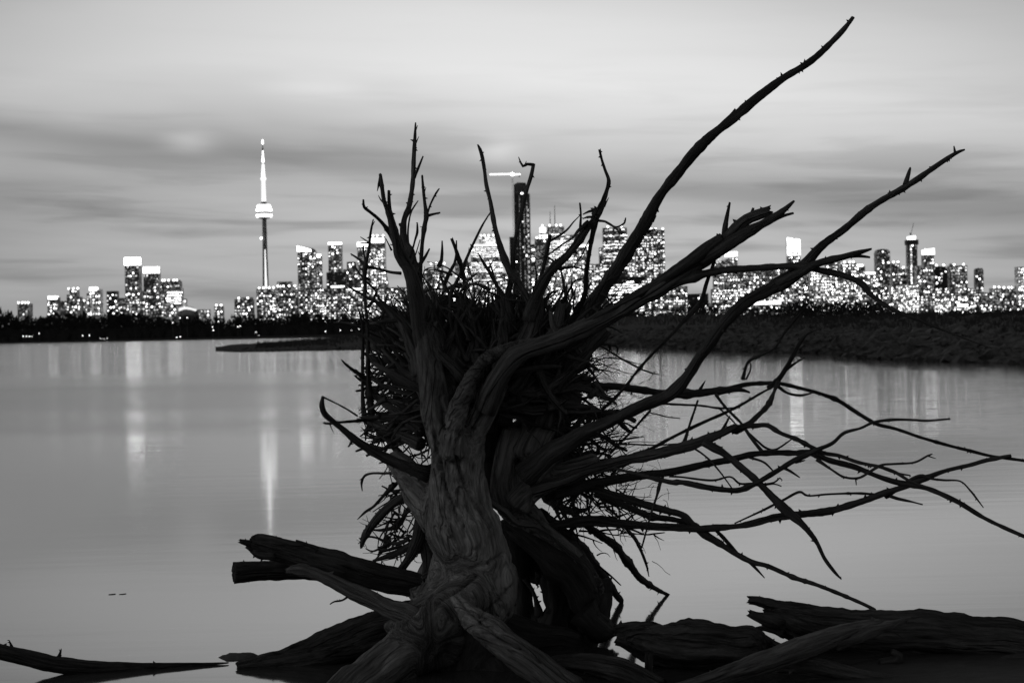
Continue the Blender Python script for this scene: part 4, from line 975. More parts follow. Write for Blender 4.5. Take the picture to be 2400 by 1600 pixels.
root('A10d', 'Z2', [(715, 690, 18), (650, 750, 26), (600, 810, 16), (520, 860, 14), (440, 920, 12), (343, 971, 5)], 8.85, 8.65)
twig('A10', 'Z2', [(795, 680, 22), (850, 690, 16), (910, 730, 18), (950, 768, 14), (972, 776, 4)], dy=-.2)
twig('A10', 'Z2', [(850, 692, 20), (920, 728, 14), (980, 700, 14), (992, 663, 10)], dy=-.2, spurs=1)
twig('A10', 'Z2', [(940, 755, 12), (946, 796, 6)], spurs=0, dy=0)
twig('A10', 'Z2', [(835, 580, 14), (850, 545, 12), (868, 512, 4)], spurs=0)
root('A11', 'Z2', [(630, 1345, 56), (680, 1250, 42), (695, 1170, 36), (705, 1050, 34), (722, 930, 34), (745, 800, 36), (775, 670, 42)], 9.2, 8.85)
twig('A11', 'Z2', [(735, 800, 10), (700, 870, 10), (660, 950, 12), (582, 1056, 5)], spurs=3)
twig('A10', 'Z2', [(500, 1035, 30), (560, 1025, 20), (610, 1022, 15), (677, 1036, 8)], spurs=3)
twig('A10', 'Z2', [(474, 1000, 20), (474, 958, 8)], spurs=0)
root('A11b', 'Z2', [(500, 1340, 50), (530, 1270, 40), (560, 1220, 24), (590, 1165, 16), (620, 1122, 14), (690, 1104, 9)], 9.2, 9.1)
twig('A11', 'Z2', [(690, 1230, 20), (715, 1180, 18), (740, 1128, 8)], spurs=1)
root('A12', 'F', [(1262, 850, 40), (1300, 790, 36), (1335, 740, 33), (1370, 690, 32), (1400, 642, 31), (1440, 580, 30), (1480, 520, 27), (1510, 460, 25), (1550, 405, 24), (1600, 345, 23), (1640, 305, 21), (1690, 265, 22), (1740, 225, 19), (1800, 180, 17), (1850, 148, 15), (1885, 122, 15), (1915, 92, 14), (1940, 65, 12), (1959, 40, 8)], 9.3, 9.6, spurs=34)
twig('A12', 'F', [(1675, 275, 16), (1690, 253, 8)], spurs=0)
twig('A12', 'Z2', [(1150, 770, 26), (1180, 752, 18), (1222, 744, 8)], spurs=1)
twig('A12', 'Z2', [(1190, 690, 20), (1218, 646, 4)], spurs=0)
twig('A12', 'Z2', [(1580, 100, 26), (1606, 42, 14)], spurs=0)
# -- the pale sweeping double root and its arms
root('A13', 'F', [(1112, 945, 50), (1145, 872, 48), (1175, 828, 44), (1210, 805, 40), (1270, 786, 38), (1340, 760, 38), (1420, 716, 34), (1500, 670, 34), (1580, 620, 36), (1640, 578, 38), (1685, 535, 34), (1715, 505, 30), (1765, 484, 20)], 8.8, 8.5, m=M_arm, jag=1.2)
root('A13u', 'F', [(1220, 792, 20), (1300, 766, 22), (1380, 724, 22), (1445, 690, 22), (1520, 642, 26), (1600, 588, 28), (1660, 548, 28)], 8.75, 8.5)
root('A13f', 'F', [(1610, 600, 28), (1655, 572, 30), (1700, 545, 26), (1760, 510, 22), (1795, 486, 15), (1823, 462, 6)], 8.55, 8.35)
twig('A13f', 'F', [(1775, 506, 12), (1800, 496, 8), (1822, 490, 5)], spurs=1)
twig('A13', 'F', [(1662, 556, 16), (1666, 515, 12), (1676, 466, 5)], spurs=2)
twig('A13', 'F', [(1722, 505, 14), (1730, 478, 6)], spurs=0)
root('A13b', 'F', [(1540, 655, 26), (1600, 634, 20), (1660, 622, 17), (1720, 617, 16), (1800, 612, 15), (1850, 612, 15), (1885, 620, 15), (1930, 630, 14), (1975, 648, 14), (2000, 676, 12), (2040, 704, 10), (2090, 728, 8), (2140, 748, 6), (2210, 775, 4), (2278, 800, 2)], 8.6, 8.2, spurs=26)
twig('A13b', 'F', [(1965, 645, 12), (1990, 652, 4)], spurs=0)
root('A16', 'Z4', [(960, 1010, 34), (1150, 850, 26), (1270, 720, 25), (1380, 580, 25), (1500, 450, 26), (1700, 240, 28), (1800, 130, 40), (1880, 60, 38)], 9.15, 8.65)
root('A16b', 'F', [(1585, 722, 14), (1610, 690, 11), (1622, 650, 9), (1640, 600, 8)], 8.68, 8.6)
root('A14', 'F', [(1205, 1095, 66), (1260, 1046, 48), (1330, 1002, 38), (1400, 966, 30), (1480, 930, 28), (1540, 903, 28), (1580, 862, 28), (1612, 812, 26), (1660, 745, 27), (1715, 694, 29), (1770, 662, 29), (1830, 625, 26), (1880, 572, 19), (1940, 525, 17), (2010, 470, 15), (2085, 425, 15), (2140, 388, 12), (2195, 353, 10), (2216, 344, 4)], 8.9, 8.3, spurs=44)
twig('A14', 'F', [(2080, 424, 14), (2086, 404, 10), (2091, 386, 5)], spurs=1)
twig('A14', 'F', [(2194, 353, 8), (2191, 336, 3)], spurs=0)
root('A14b', 'F', [(1790, 655, 30), (1835, 628, 24), (1880, 605, 16), (1940, 590, 14), (1975, 580, 11), (2001, 572, 5)], 8.5, 8.2)
twig('A14b', 'F', [(1950, 588, 10), (1975, 588, 8), (1998, 591, 5)], spurs=0)
# -- the fan of roots to the right, low over the water
root('B1', 'Z4', [(760, 735, 64), (900, 722, 54), (1000, 716, 50), (1150, 716, 54), (1300, 730, 58), (1450, 752, 56), (1600, 775, 62), (1750, 780, 70), (1900, 768, 66), (2090, 740, 50), (2260, 700, 36), (2420, 690, 34), (2540, 694, 34), (2700, 728, 32), (2880, 780, 34), (3010, 830, 36), (3160, 925, 34), (3320, 1020, 34), (3480, 1060, 28), (3680, 1128, 26), (3880, 1188, 26), (4080, 1240, 27), (4280, 1286, 26), (4600, 1330, 26)], 9.4, 9.9, spurs=50)
twig('B1', 'Z7', [(200, 318, 40), (330, 295, 30), (410, 312, 11)], dy=0, spurs=4)
twig('B1', 'Z7', [(105, 295, 24), (138, 240, 5)], spurs=0)
root('B1f', 'Z9', [(1050, 1600, 50), (1130, 1530, 44), (1200, 1430, 40), (1290, 1260, 32), (1350, 1170, 28), (1400, 1140, 18), (1465, 1120, 8)], 9.55, 9.3)
twig('B1f', 'Z9', [(1195, 1445, 30), (1260, 1400, 20), (1345, 1350, 9)], spurs=1)
twig('B1', 'Z9', [(840, 1530, 34), (865, 1430, 24), (900, 1372, 24), (1000, 1325, 26), (1100, 1270, 22), (1180, 1150, 21), (1270, 1040, 18), (1372, 915, 6)], dy=-.2)
twig('B1', 'Z9', [(865, 1530, 18), (900, 1460, 15), (905, 1410, 14), (890, 1380, 14)], dy=-.05, spurs=0)
root('B2', 'Z4', [(520, 1560, 130), (750, 1478, 116), (1000, 1400, 106), (1250, 1322, 98), (1500, 1265, 92), (1742, 1205, 86), (1850, 1180, 84), (1990, 1130, 74), (2100, 1080, 60), (2180, 1040, 48)], 8.95, 8.8, m=M_arm, spurs=30)
root('B2a', 'Z7', [(330, 545, 50), (400, 505, 34), (450, 465, 30), (500, 420, 28), (535, 370, 30), (560, 310, 22), (585, 250, 22)], 8.82, 9.45)
root('B2b', 'Z7', [(300, 545, 46), (380, 520, 36), (450, 515, 30), (520, 512, 28), (600, 560, 26), (700, 600, 27), (790, 650, 30), (870, 686, 26), (960, 700, 25), (1080, 740, 24), (1200, 765, 23), (1300, 800, 22), (1400, 860, 19), (1520, 900, 12)], 8.83, 8.6, spurs=30)
root('B2c', 'Z7', [(-420, 775, 16), (-250, 820, 24), (-120, 850, 28), (-60, 862, 30), (0, 862, 32), (130, 890, 34), (270, 908, 32), (360, 905, 36), (480, 850, 34), (600, 780, 34), (680, 730, 36), (760, 695, 32), (830, 660, 28), (920, 620, 24), (990, 560, 22), (1090, 530, 20), (1170, 495, 20), (1280, 480, 20), (1400, 480, 15), (1500, 485, 15), (1638, 474, 12)], 8.75, 8.5, spurs=26)
root('B3', 'Z4', [(700, 1590, 90), (900, 1530, 84), (1100, 1495, 74), (1300, 1452, 70), (1500, 1430, 68), (1742, 1395, 60), (1950, 1345, 56), (2150, 1305, 54), (2310, 1270, 50), (2480, 1255, 50), (2670, 1258, 52), (2800, 1260, 56), (2940, 1320, 54), (3140, 1372, 46), (3340, 1450, 46), (3500, 1500, 44), (3660, 1530, 42), (3800, 1570, 40), (4000, 1664, 36), (4200, 1784, 34), (4350, 1860, 32), (4600, 1970, 30)], 9.1, 8.7, spurs=44)
root('B4', 'Z7', [(130, 615, 54), (190, 650, 50), (260, 690, 46), (380, 790, 44), (470, 870, 44), (560, 960, 50), (640, 1040, 60), (700, 1090, 50), (760, 1150, 32), (820, 1230, 28), (870, 1330, 24), (930, 1410, 20), (972, 1454, 8)], 8.8, 8.6, spurs=20)
root('B5', 'Z6', [(820, 520, 40), (900, 508, 54), (960, 500, 66), (1080, 490, 84), (1200, 490, 70), (1320, 508, 56), (1500, 525, 50), (1711, 535, 46), (1820, 540, 44), (2030, 525, 42), (2150, 508, 44), (2320, 465, 50), (2430, 450, 54), (2600, 430, 52), (2750, 405, 50), (2920, 350, 50), (3060, 300, 46), (3200, 255, 40), (3350, 195, 34), (3470, 152, 28), (3640, 110, 28), (3740, 80, 28), (3900, 50, 28)], 9.2, 8.7, spurs=44)
root('B5b', 'Z7', [(1240, 950, 34), (1350, 880, 26), (1420, 835, 26), (1470, 820, 20), (1520, 838, 14), (1600, 848, 14), (1700, 855, 13), (1760, 910, 13), (1800, 960, 11), (1842, 1016, 6)], 8.9, 8.6)
root('B5c', 'Z7', [(1210, 940, 18), (1070, 930, 14), (900, 935, 13), (770, 945, 13), (715, 922, 17), (620, 970, 18), (560, 1000, 16), (480, 1040, 13), (320, 1112, 10)], 8.9, 8.9, spurs=16)
twig('B5', 'Z7', [(1270, 945, 24), (1320, 962, 20), (1400, 980, 13), (1470, 998, 8)], spurs=2)
root('B6', 'Z6', [(800, 320, 60), (950, 285, 56), (1100, 270, 52), (1250, 310, 50), (1450, 375, 50), (1600, 415, 48), (1711, 445, 42), (1780, 510, 44), (1860, 575, 50), (1950, 630, 42), (2070, 705, 38), (2180, 760, 38), (2280, 785, 32), (2450, 860, 28), (2590, 905, 26), (2720, 955, 26), (2850, 1010, 24), (2960, 1060, 26), (2990, 1082, 40), (3002, 1102, 20), (3006, 1124, 6)], 9.15, 8.95, spurs=40)
root('B6p', 'Z6', [(1120, 300, 40), (1350, 395, 44), (1500, 455, 44), (1650, 478, 40), (1760, 500, 30)], 9.25, 9.2)
root('B6b', 'Z7', [(190, 1140, 22), (260, 1210, 24), (330, 1290, 24)], 9.1, 9.05)
twig('B6', 'Z7', [(400, 1340, 26), (450, 1390, 18), (502, 1447, 6)], spurs=2)
twig('B6', 'Z7', [(480, 1370, 22), (528, 1362, 6)], spurs=0)
root('B7a', 'Z7', [(-120, 380, 13), (0, 387, 14), (120, 392, 14), (230, 410, 14), (350, 400, 8)], 9.5, 9.4)
twig('B7a', 'Z7', [(225, 408, 12), (290, 470, 10), (330, 512, 6)], spurs=2)
root('B7b', 'Z7', [(205, 325, 22), (260, 400, 18), (300, 440, 18), (360, 500, 18), (420, 590, 20), (490, 680, 22)], 9.5, 8.95)
twig('B7b', 'Z7', [(400, 555, 16), (460, 610, 16), (510, 650, 16), (570, 660, 14), (665, 600, 8)])
root('B7c', 'Z4', [(1340, 1262, 16), (1480, 1222, 26), (1620, 1150, 26), (1800, 1060, 26), (1950, 990, 26), (2090, 930, 26), (2230, 860, 24), (2400, 760, 20), (2540, 690, 16)], 9.2, 9.5, spurs=24)
root('B7d', 'Z7', [(92, 365, 14), (70, 430, 14), (50, 490, 16), (5, 630, 20)], 9.45, 9.0)
root('B7e', 'Z7', [(60, 650, 16), (110, 680, 12), (170, 730, 14), (230, 800, 10), (300, 896, 8)], 8.9, 8.8)
twig('B3', 'Z7', [(410, 710, 16), (500, 740, 14), (570, 810, 10)], spurs=2)
twig('B2c', 'Z7', [(620, 775, 22), (660, 795, 18), (716, 832, 8)], spurs=1)
twig('B2c', 'Z7', [(690, 740, 16), (745, 728, 8)], spurs=1)
root('B7f', 'Z7', [(-80, 825, 14), (0, 830, 14), (180, 850, 15), (290, 828, 13), (350, 870, 15), (440, 868, 15)], 8.8, 8.75)
twig('B4', 'Z7', [(490, 872, 14), (560, 862, 12), (595, 835, 10), (610, 848, 5)], spurs=3)
twig('B4', 'Z7', [(500, 880, 12), (560, 872, 10), (604, 886, 7)], spurs=2)
root('B7g', 'Z7', [(820, 720, 26), (920, 790, 17), (990, 830, 15), (1080, 835, 15), (1160, 790, 18), (1220, 757, 17), (1300, 750, 14), (1420, 740, 13), (1500, 700, 11), (1528, 690, 7)], 8.72, 8.5, spurs=18)
twig('B7g', 'Z7', [(1500, 700, 9), (1549, 716, 5)], spurs=0)
twig('B7g', 'Z7', [(1060, 832, 12), (1064, 878, 6)], spurs=0)
twig('B2b', 'Z7', [(1220, 770, 22), (1300, 802, 16), (1395, 820, 8)], spurs=3)
twig('B2', 'Z7', [(215, 590, 40), (255, 520, 20), (290, 455, 8)], spurs=2)
twig('B1', 'Z7', [(585, 275, 22), (640, 315, 16), (720, 330, 15), (790, 315, 12)], spurs=3, dy=.02)
twig('B2', 'Z7', [(152, 590, 10), (155, 552, 5)], spurs=0)
root('B8', 'Z6', [(1000, 470, 50), (1100, 540, 52), (1190, 600, 50), (1280, 670, 50), (1350, 770, 50), (1430, 870, 46), (1480, 910, 38), (1560, 955, 30), (1640, 990, 16)], 9.3, 10.95, spurs=8)
root('B8b', 'Z6', [(760, 440, 100), (900, 560, 92), (1050, 690, 74), (1150, 820, 62), (1230, 930, 58), (1300, 1020, 40)], 9.4, 10.6)
root('B8c', 'Z6', [(1580, 190, 22), (1560, 240, 24), (1540, 320, 18), (1500, 440, 16), (1460, 580, 14), (1438, 664, 10)], 9.0, 9.0)
root('B8d', 'Z6', [(1320, 520, 24), (1390, 600, 24), (1435, 690, 20), (1470, 780, 17), (1484, 850, 7)], 9.15, 9.3, spurs=14)
root('B8e', 'Z6', [(1130, 770, 20), (1180, 810, 14), (1240, 860, 13), (1297, 914, 7)], 9.7, 9.6)
root('B8f', 'Z6', [(1150, 300, 20), (1200, 390, 20), (1250, 430, 22), (1290, 468, 10)], 9.3, 9.3, spurs=12)
twig('B8f', 'Z6', [(1245, 430, 18), (1240, 370, 10)], spurs=6)
root('B9', 'Z4', [(900, 300, 22), (1000, 350, 16), (1100, 400, 17), (1250, 490, 18), (1380, 560, 20), (1460, 595, 14), (1548, 619, 8)], 9.5, 9.3)
root('B9b', 'Z4', [(900, 600, 14), (980, 550, 12), (1080, 490, 12), (1200, 485, 14), (1300, 510, 12), (1420, 542, 6)], 9.6, 9.6)
root('B9c', 'Z4', [(1150, 1260, 24), (1220, 1190, 22), (1300, 1110, 20), (1400, 1000, 20), (1480, 910, 20)], 9.1, 9.0)
twig('B9c', 'Z4', [(1370, 1050, 24), (1340, 1050, 18), (1290, 1020, 14), (1215, 995, 10)], spurs=3)
root('B9d', 'Z4', [(1640, 862, 16), (1850, 870, 14), (2000, 885, 14), (2100, 892, 12)], 9.35, 9.3)
root('B9e', 'Z4', [(1460, 925, 12), (1540, 945, 11), (1620, 965, 10), (1720, 976, 7)], 9.2, 9.1)
root('B9f', 'Z4', [(900, 1195, 24), (980, 1182, 20), (1200, 1160, 18), (1330, 1135, 22), (1428, 1124, 7)], 9.1, 9.0)
root('B9g', 'Z4', [(1180, 1195, 12), (1300, 1185, 14), (1500, 1195, 14), (1700, 1185, 14)], 9.0, 8.95)
# -- left side
root('C1', 'Z3', [(1040, 1430, 150), (940, 1390, 118), (820, 1345, 94), (680, 1285, 82), (560, 1215, 68), (470, 1155, 62), (380, 1080, 58), (280, 1000, 52), (215, 940, 46), (192, 870, 38), (198, 800, 22)], 8.95, 8.6, m=M_arm)
twig('C1', 'Z3', [(200, 802, 12), (300, 850, 13), (400, 905, 15), (480, 955, 16)], dy=.25, spurs=1)
root('C1c', 'Z3', [(205, 1012, 16), (260, 1018, 24), (350, 1006, 24), (470, 996, 28), (580, 985, 34)], 8.8, 9.3)
twig('C1c', 'Z3', [(255, 1025, 12), (270, 1060, 10), (287, 1096, 5)], spurs=0)
twig('C1', 'Z3', [(440, 1150, 30), (425, 1180, 22), (410, 1206, 10)], spurs=4)
root('C2', 'Z3', [(352, 500, 14), (380, 530, 24), (430, 570, 28), (500, 620, 42), (580, 680, 50)], 9.3, 9.5)
twig('C2', 'Z3', [(456, 624, 16), (500, 660, 20), (560, 700, 20)], spurs=2)
root('C3', 'Z3', [(535, 960, 40), (525, 850, 34), (522, 700, 30), (523, 500, 26), (526, 250, 22), (505, 150, 18), (490, 78, 10)], 9.5, 9.4)
root('C4', 'Z3', [(350, 60, 4), (390, 110, 8), (430, 160, 10), (500, 240, 14)], 9.3, 9.4)
root('C5', 'Z3', [(610, 740, 30), (700, 850, 60), (800, 920, 70), (900, 1000, 80), (1010, 1090, 100)], 9.35, 9.0, m=M_arm)
root('C5b', 'Z3', [(590, 1000, 60), (720, 1060, 70), (850, 1120, 80), (1000, 1190, 90)], 9.3, 9.0, m=M_arm)
root('C5c', 'Z3', [(600, 415, 18), (700, 445, 30), (800, 530, 36), (900, 600, 38), (1000, 660, 44)], 9.35, 9.1, m=M_arm)
root('C5d', 'Z3', [(700, 830, 26), (780, 836, 34), (900, 866, 34), (1050, 885, 40)], 9.3, 9.05, m=M_arm)
root('C5e', 'Z3', [(640, 690, 12), (820, 720, 17), (1010, 762, 18)], 9.2, 9.0)
root('C5f', 'Z3', [(640, 1100, 26), (700, 1090, 40), (760, 1180, 50), (820, 1260, 60)], 9.2, 9.1)
root('C6', 'Z3', [(520, 1567, 8), (515, 1500, 18), (540, 1445, 20), (600, 1425, 19), (700, 1425, 22), (830, 1420, 40), (950, 1440, 50)], 9.2, 9.1)
twig('C6', 'Z3', [(530, 1455, 12), (498, 1480, 6)], spurs=1)
root('C7', 'Z5', [(1060, 366, 6), (1120, 310, 20), (1180, 270, 24), (1250, 195, 26), (1330, 110, 44)], 9.4, 9.3)
root('C7b', 'Z5', [(1086, 575, 12), (1092, 545, 36), (1110, 490, 50), (1170, 400, 60), (1250, 310, 60), (1340, 240, 70), (1480, 170, 90)], 9.3, 9.15, m=M_arm)
root('C7c', 'Z5', [(1064, 545, 5), (1130, 495, 15), (1200, 500, 15), (1270, 530, 26), (1350, 545, 32), (1440, 512, 36)], 9.5, 9.4)
twig('C7c', 'Z5', [(1120, 578, 8), (1170, 600, 14), (1240, 570, 18), (1290, 540, 24)])
twig('C7c', 'Z5', [(1218, 606, 18), (1310, 582, 26), (1380, 560, 26)], spurs=4)
root('C8', 'Z5', [(1500, 200, 70), (1520, 330, 74), (1520, 450, 100), (1490, 560, 110), (1430, 660, 70), (1370, 740, 60)], 9.2, 9.2, m=M_arm)
root('C8b', 'Z5', [(1530, 480, 90), (1570, 600, 90), (1580, 700, 80), (1560, 780, 70)], 9.25, 9.15, m=M_arm)
root('C8c', 'Z5', [(1640, 560, 40), (1680, 610, 44), (1690, 680, 44), (1640, 740, 44), (1540, 790, 50)], 9.05, 9.0, m=M_arm)
root('C8d', 'Z5', [(1180, 670, 24), (1280, 635, 40), (1390, 590, 54), (1480, 540, 60)], 9.45, 9.3)
root('C9', 'Z5', [(545, 745, 30), (600, 735, 72), (700, 745, 90), (900, 828, 102), (1100, 930, 112), (1300, 1022, 130), (1440, 1080, 160), (1520, 1130, 170)], 8.75, 8.6, m=M_pale, jag=1.3, spurs=8)
twig('C9', 'Z5', [(1000, 925, 24), (950, 960, 16), (890, 970, 14), (860, 988, 10)], spurs=3, dy=-.1)
# -- underside roots and gap fill, given dark wood to paint in the unlit hollows
for n_, (pts, a, b) in enumerate((
        ([(1190, 1215, 60), (1255, 1262, 90), (1320, 1320, 90), (1352, 1390, 92), (1360, 1450, 70)], 9.35, 9.35),
        ([(1230, 1225, 60), (1280, 1290, 60), (1318, 1350, 80), (1316, 1420, 100), (1330, 1480, 90)], 9.6, 9.6),
        ([(1165, 1190, 70), (1190, 1280, 60), (1196, 1370, 36), (1205, 1460, 60)], 9.6, 9.6),
        ([(1150, 1250, 90), (1220, 1290, 70), (1290, 1320, 60)], 9.7, 9.7), ([(1266, 1325, 46), (1272, 1400, 58), (1262, 1470, 84)], 9.5, 9.5), ([(1205, 1330, 12), (1226, 1362, 9), (1240, 1412, 18)], 9.5, 9.5), ([(1240, 1318, 22), (1232, 1334, 10), (1236, 1348, 3)], 9.5, 9.5),
        ([(1220, 1400, 22), (1238, 1440, 50), (1260, 1500, 90)], 9.6, 9.5), ([(1392, 1330, 30), (1395, 1370, 30), (1380, 1420, 40), (1410, 1445, 20)], 9.3, 9.3),
        ([(1340, 1400, 70), (1380, 1440, 60), (1414, 1452, 16)], 9.2, 9.2),
        ([(1080, 1420, 120), (1050, 1490, 150), (1040, 1560, 190), (1040, 1640, 200)], 8.8, 8.62), ([(1150, 1440, 60), (1230, 1465, 70), (1330, 1480, 60)], 9.2, 9.2), ([(980, 1540, 120), (930, 1600, 140)], 8.7, 8.6), ([(1105, 930, 40), (1118, 1000, 60), (1124, 1070, 64), (1130, 1150, 60)], 9.4, 9.35), ([(1075, 955, 36), (1085, 1010, 40), (1110, 1060, 40)], 9.3, 9.3), ([(1110, 1480, 100), (1155, 1530, 150), (1190, 1620, 190)], 8.8, 8.65))):
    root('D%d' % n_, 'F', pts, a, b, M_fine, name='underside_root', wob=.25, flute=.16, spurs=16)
root('rim', 'Z6', [(285, 312, 14), (340, 318, 34), (430, 372, 44), (520, 430, 46), (610, 505, 40), (720, 522, 34), (800, 572, 34), (900, 655, 40), (1000, 730, 44), (1075, 800, 46), (1110, 880, 40), (1140, 960, 16)], 8.8, 8.95, m=M_trunk2, name='broken_rim', wob=.3, flute=.2, spurs=26)
root('rim2', 'Z6', [(1020, 740, 70), (1090, 830, 70), (1130, 920, 60), (1160, 1000, 20)], 9.0, 9.0, name='broken_rim', wob=.3, flute=.2, spurs=20)
# -- heavier roots woven behind the trunk
for n_, (pts, a, b) in enumerate((
        ([(1330, 740, 26), (1290, 830, 38), (1250, 920, 46), (1225, 1000, 56)], 9.35, 9.2), ([(1200, 690, 26), (1210, 760, 36), (1190, 830, 42), (1170, 900, 44)], 9.25, 9.3),
        ([(1230, 690, 40), (1225, 750, 42), (1200, 800, 46)], 9.05, 9.0), ([(1090, 760, 36), (1080, 820, 40), (1060, 880, 44)], 9.3, 9.2), ([(1390, 760, 24), (1320, 830, 34), (1270, 910, 42), (1250, 980, 44)], 9.1, 9.1),
        ([(1130, 700, 22), (1120, 780, 30), (1130, 850, 36), (1110, 920, 36)], 9.5, 9.5), ([(1014, 690, 26), (1004, 770, 34), (996, 840, 44)], 9.2, 9.1), ([(1300, 1000, 50), (1250, 1060, 60), (1215, 1120, 60)], 9.4, 9.3),
        ([(930, 730, 30), (955, 800, 44), (975, 860, 50)], 9.1, 9.0), ([(1060, 700, 22), (1045, 780, 30), (1030, 850, 40)], 9.15, 9.05), ([(1290, 700, 24), (1270, 770, 30), (1235, 830, 36)], 9.0, 9.0), ([(1000, 740, 12), (985, 800, 18), (1000, 850, 30)], 8.95, 8.95))):
    root('E%d' % n_, 'F', pts, a, b, M_arm, wob=.2, flute=.13)
for n_, (pts, a, b) in enumerate((([(1265, 715, 8), (1275, 755, 16), (1310, 790, 22), (1330, 815, 20)], 8.8, 8.8), ([(1235, 850, 18), (1260, 900, 20), (1300, 950, 14)], 8.95, 8.95), ([(1215, 840, 20), (1245, 870, 30), (1290, 905, 50), (1330, 925, 40)], 9.0, 9.1),
                                  ([(1345, 735, 12), (1290, 765, 16), (1262, 790, 20), (1250, 810, 20)], 8.7, 8.75), ([(1370, 750, 8), (1330, 790, 14), (1300, 800, 18)], 8.7, 8.75))):
    root('G%d' % n_, 'F', pts, a, b, M_arm)

# -- the mat of fine roots behind: nobody could count them
def inside(poly, x, y):
    c = False
    for (x0, y0), (x1, y1) in zip(poly, poly[1:] + poly[:1]):
        if (y0 > y) != (y1 > y) and x < (x1 - x0) * (y - y0) / (y1 - y0) + x0: c = not c
    return c
POLY = [(842, 800), (848, 740), (900, 705), (1000, 690), (1100, 680), (1250, 700), (1340, 740), (1370, 800), (1350, 850), (1400, 900), (1440, 960), (1450, 1020), (1480, 1090), (1470, 1150), (1400, 1190), (1340, 1215), (1290, 1200), (1230, 1100), (1180, 1080), (1000, 1080), (990, 1290), (900, 1270), (850, 1240), (858, 1190), (880, 1120), (880, 1080), (850, 1030), (822, 980), (820, 930), (845, 880)]
WIG = [.27]; r6 = random.Random(5); mat_ = MB(); cnt = 0
def strand(x, y, ang, L, w0, Yd, curl, dep=0, poly=POLY):
    n = max(4, int(L / 22)); P = []; a = ang; Y1 = Yd
    for i in range(n + 1):
        t = i / n
        P.append((at(x * 1.0204, y * 1.0204, Y1), max(w0 * (1 - .75 * t) / 2 * Y1 / F, .0012)))
        a += curl / n + r6.gauss(0, WIG[0]); x += math.cos(a) * L / n; y += math.sin(a) * L / n; Y1 += r6.gauss(0, .02)
        if poly and i > 1 and not inside(poly, x, y): break
        if dep < 2 and r6.random() < (.30 if dep == 0 else .12) and i > 0:
            strand(x, y, a + r6.choice((-1, 1)) * r6.uniform(.4, 1.1), L * r6.uniform(.25, .5), w0 * .55, Y1, r6.uniform(-1, 1), dep + 1, poly)
    if len(P) > 1:
        tube(mat_, P, r6.randrange(9999), seg=5 if w0 < 9 else 7, wob=.15, flute=.05, stepk=4, minstep=.03)
for _ in range(150):
    cx, cy = 1110, 950
    th = r6.uniform(0, 2 * math.pi); q = r6.random() ** .5
    x = cx + math.cos(th) * q * 210; y = cy + math.sin(th) * q * 240
    if not inside(POLY, x, y): continue
    ang = math.atan2(y - cy, x - cx) + r6.gauss(0, .55)
    strand(x, y, ang, r6.uniform(90, 260), r6.choice((5, 6, 8, 11, 15)), 9.35 + r6.random() * .9, r6.uniform(-1, 1))
for _ in range(48):      # dense core
    x = r6.uniform(1030, 1330); y = r6.uniform(770, 1130)
    strand(x, y, r6.uniform(0, 6.28), r6.uniform(100, 240), r6.choice((14, 20, 28, 34)), 9.6 + r6.random() * .7, r6.uniform(-.8, .8))
for _ in range(120):     # bristles on the right
    y = r6.uniform(820, 1180); x = 1290 + r6.uniform(-30, 90) + max(0, (y - 900)) * .25
    strand(x, y, r6.gauss(-.05, .45), r6.uniform(50, 130), r6.uniform(2, 4), 9.3 + r6.random() * .6, r6.gauss(0, .4), 1, None)
for _ in range(150):      # upright spikes along the top
    x = r6.uniform(880, 1360); y = r6.uniform(745, 810)
    strand(x, y, -math.pi / 2 + (x - 1120) / 330 * .8 + r6.gauss(0, .28), r6.uniform(45, 125), r6.uniform(5, 15), 9.1 + r6.random() * .7, r6.gauss(0, .3), 2 if r6.random() < .6 else 1, None)
for _ in range(60):      # whisker knot low on the left
    x = r6.uniform(890, 985); y = r6.uniform(1130, 1270)
    strand(x, y, math.pi * .75 + r6.gauss(0, .8), r6.uniform(40, 110), r6.uniform(3, 7), 9.4 + r6.random() * .4, r6.gauss(0, .6), 1, None if r6.random() < .4 else POLY)
for _ in range(60):      # below the right fan
    x = r6.uniform(1240, 1440); y = r6.uniform(1090, 1230)
    strand(x, y, r6.gauss(.3, .5), r6.uniform(50, 130), r6.uniform(3, 8), 9.3 + r6.random() * .4, r6.gauss(0, .5), 1, None)
for _ in range(70):      # on the left flank
    x = r6.uniform(850, 960); y = r6.uniform(800, 1010)
    strand(x, y, math.pi + r6.gauss(0, .9), r6.uniform(40, 120), r6.uniform(3, 9), 9.3 + r6.random() * .5, r6.gauss(0, .7), 1, POLY)
o = mat_.build('rootlet_mat', M_fine, STUMP, ORG, smooth=True); o['kind'] = 'stuff'
mat_ = MB()
WIG[0] = .11
for _ in range(70):      # straight tapering roots that radiate from the crown of the trunk
    th = r6.uniform(-math.pi * 1.08, .12); x = 1110 + math.cos(th) * r6.uniform(40, 130); y = 930 + math.sin(th) * r6.uniform(40, 110)
    L_ = r6.uniform(110, 240)
    if math.sin(th) < -.3: L_ = min(L_, (y - r6.uniform(655, 740)) / -math.sin(th))
    strand(x, y, th + r6.gauss(0, .16), max(L_, 50), r6.choice((17, 20, 24, 28, 32)), r6.uniform(8.95, 9.2), r6.gauss(0, .3), 1, None if abs(math.sin(th)) > .5 else POLY)
for _ in range(46):      # longer ones that stand clear of the mat along its top
    x = r6.uniform(900, 1345); y = r6.uniform(750, 800)
    strand(x, y, -math.pi / 2 + (x - 1120) / 260 * .8 + r6.gauss(0, .2), r6.uniform(80, 185), r6.uniform(7, 15), r6.uniform(9.0, 9.5), r6.gauss(0, .5), 1, None)
WIG[0] = .18
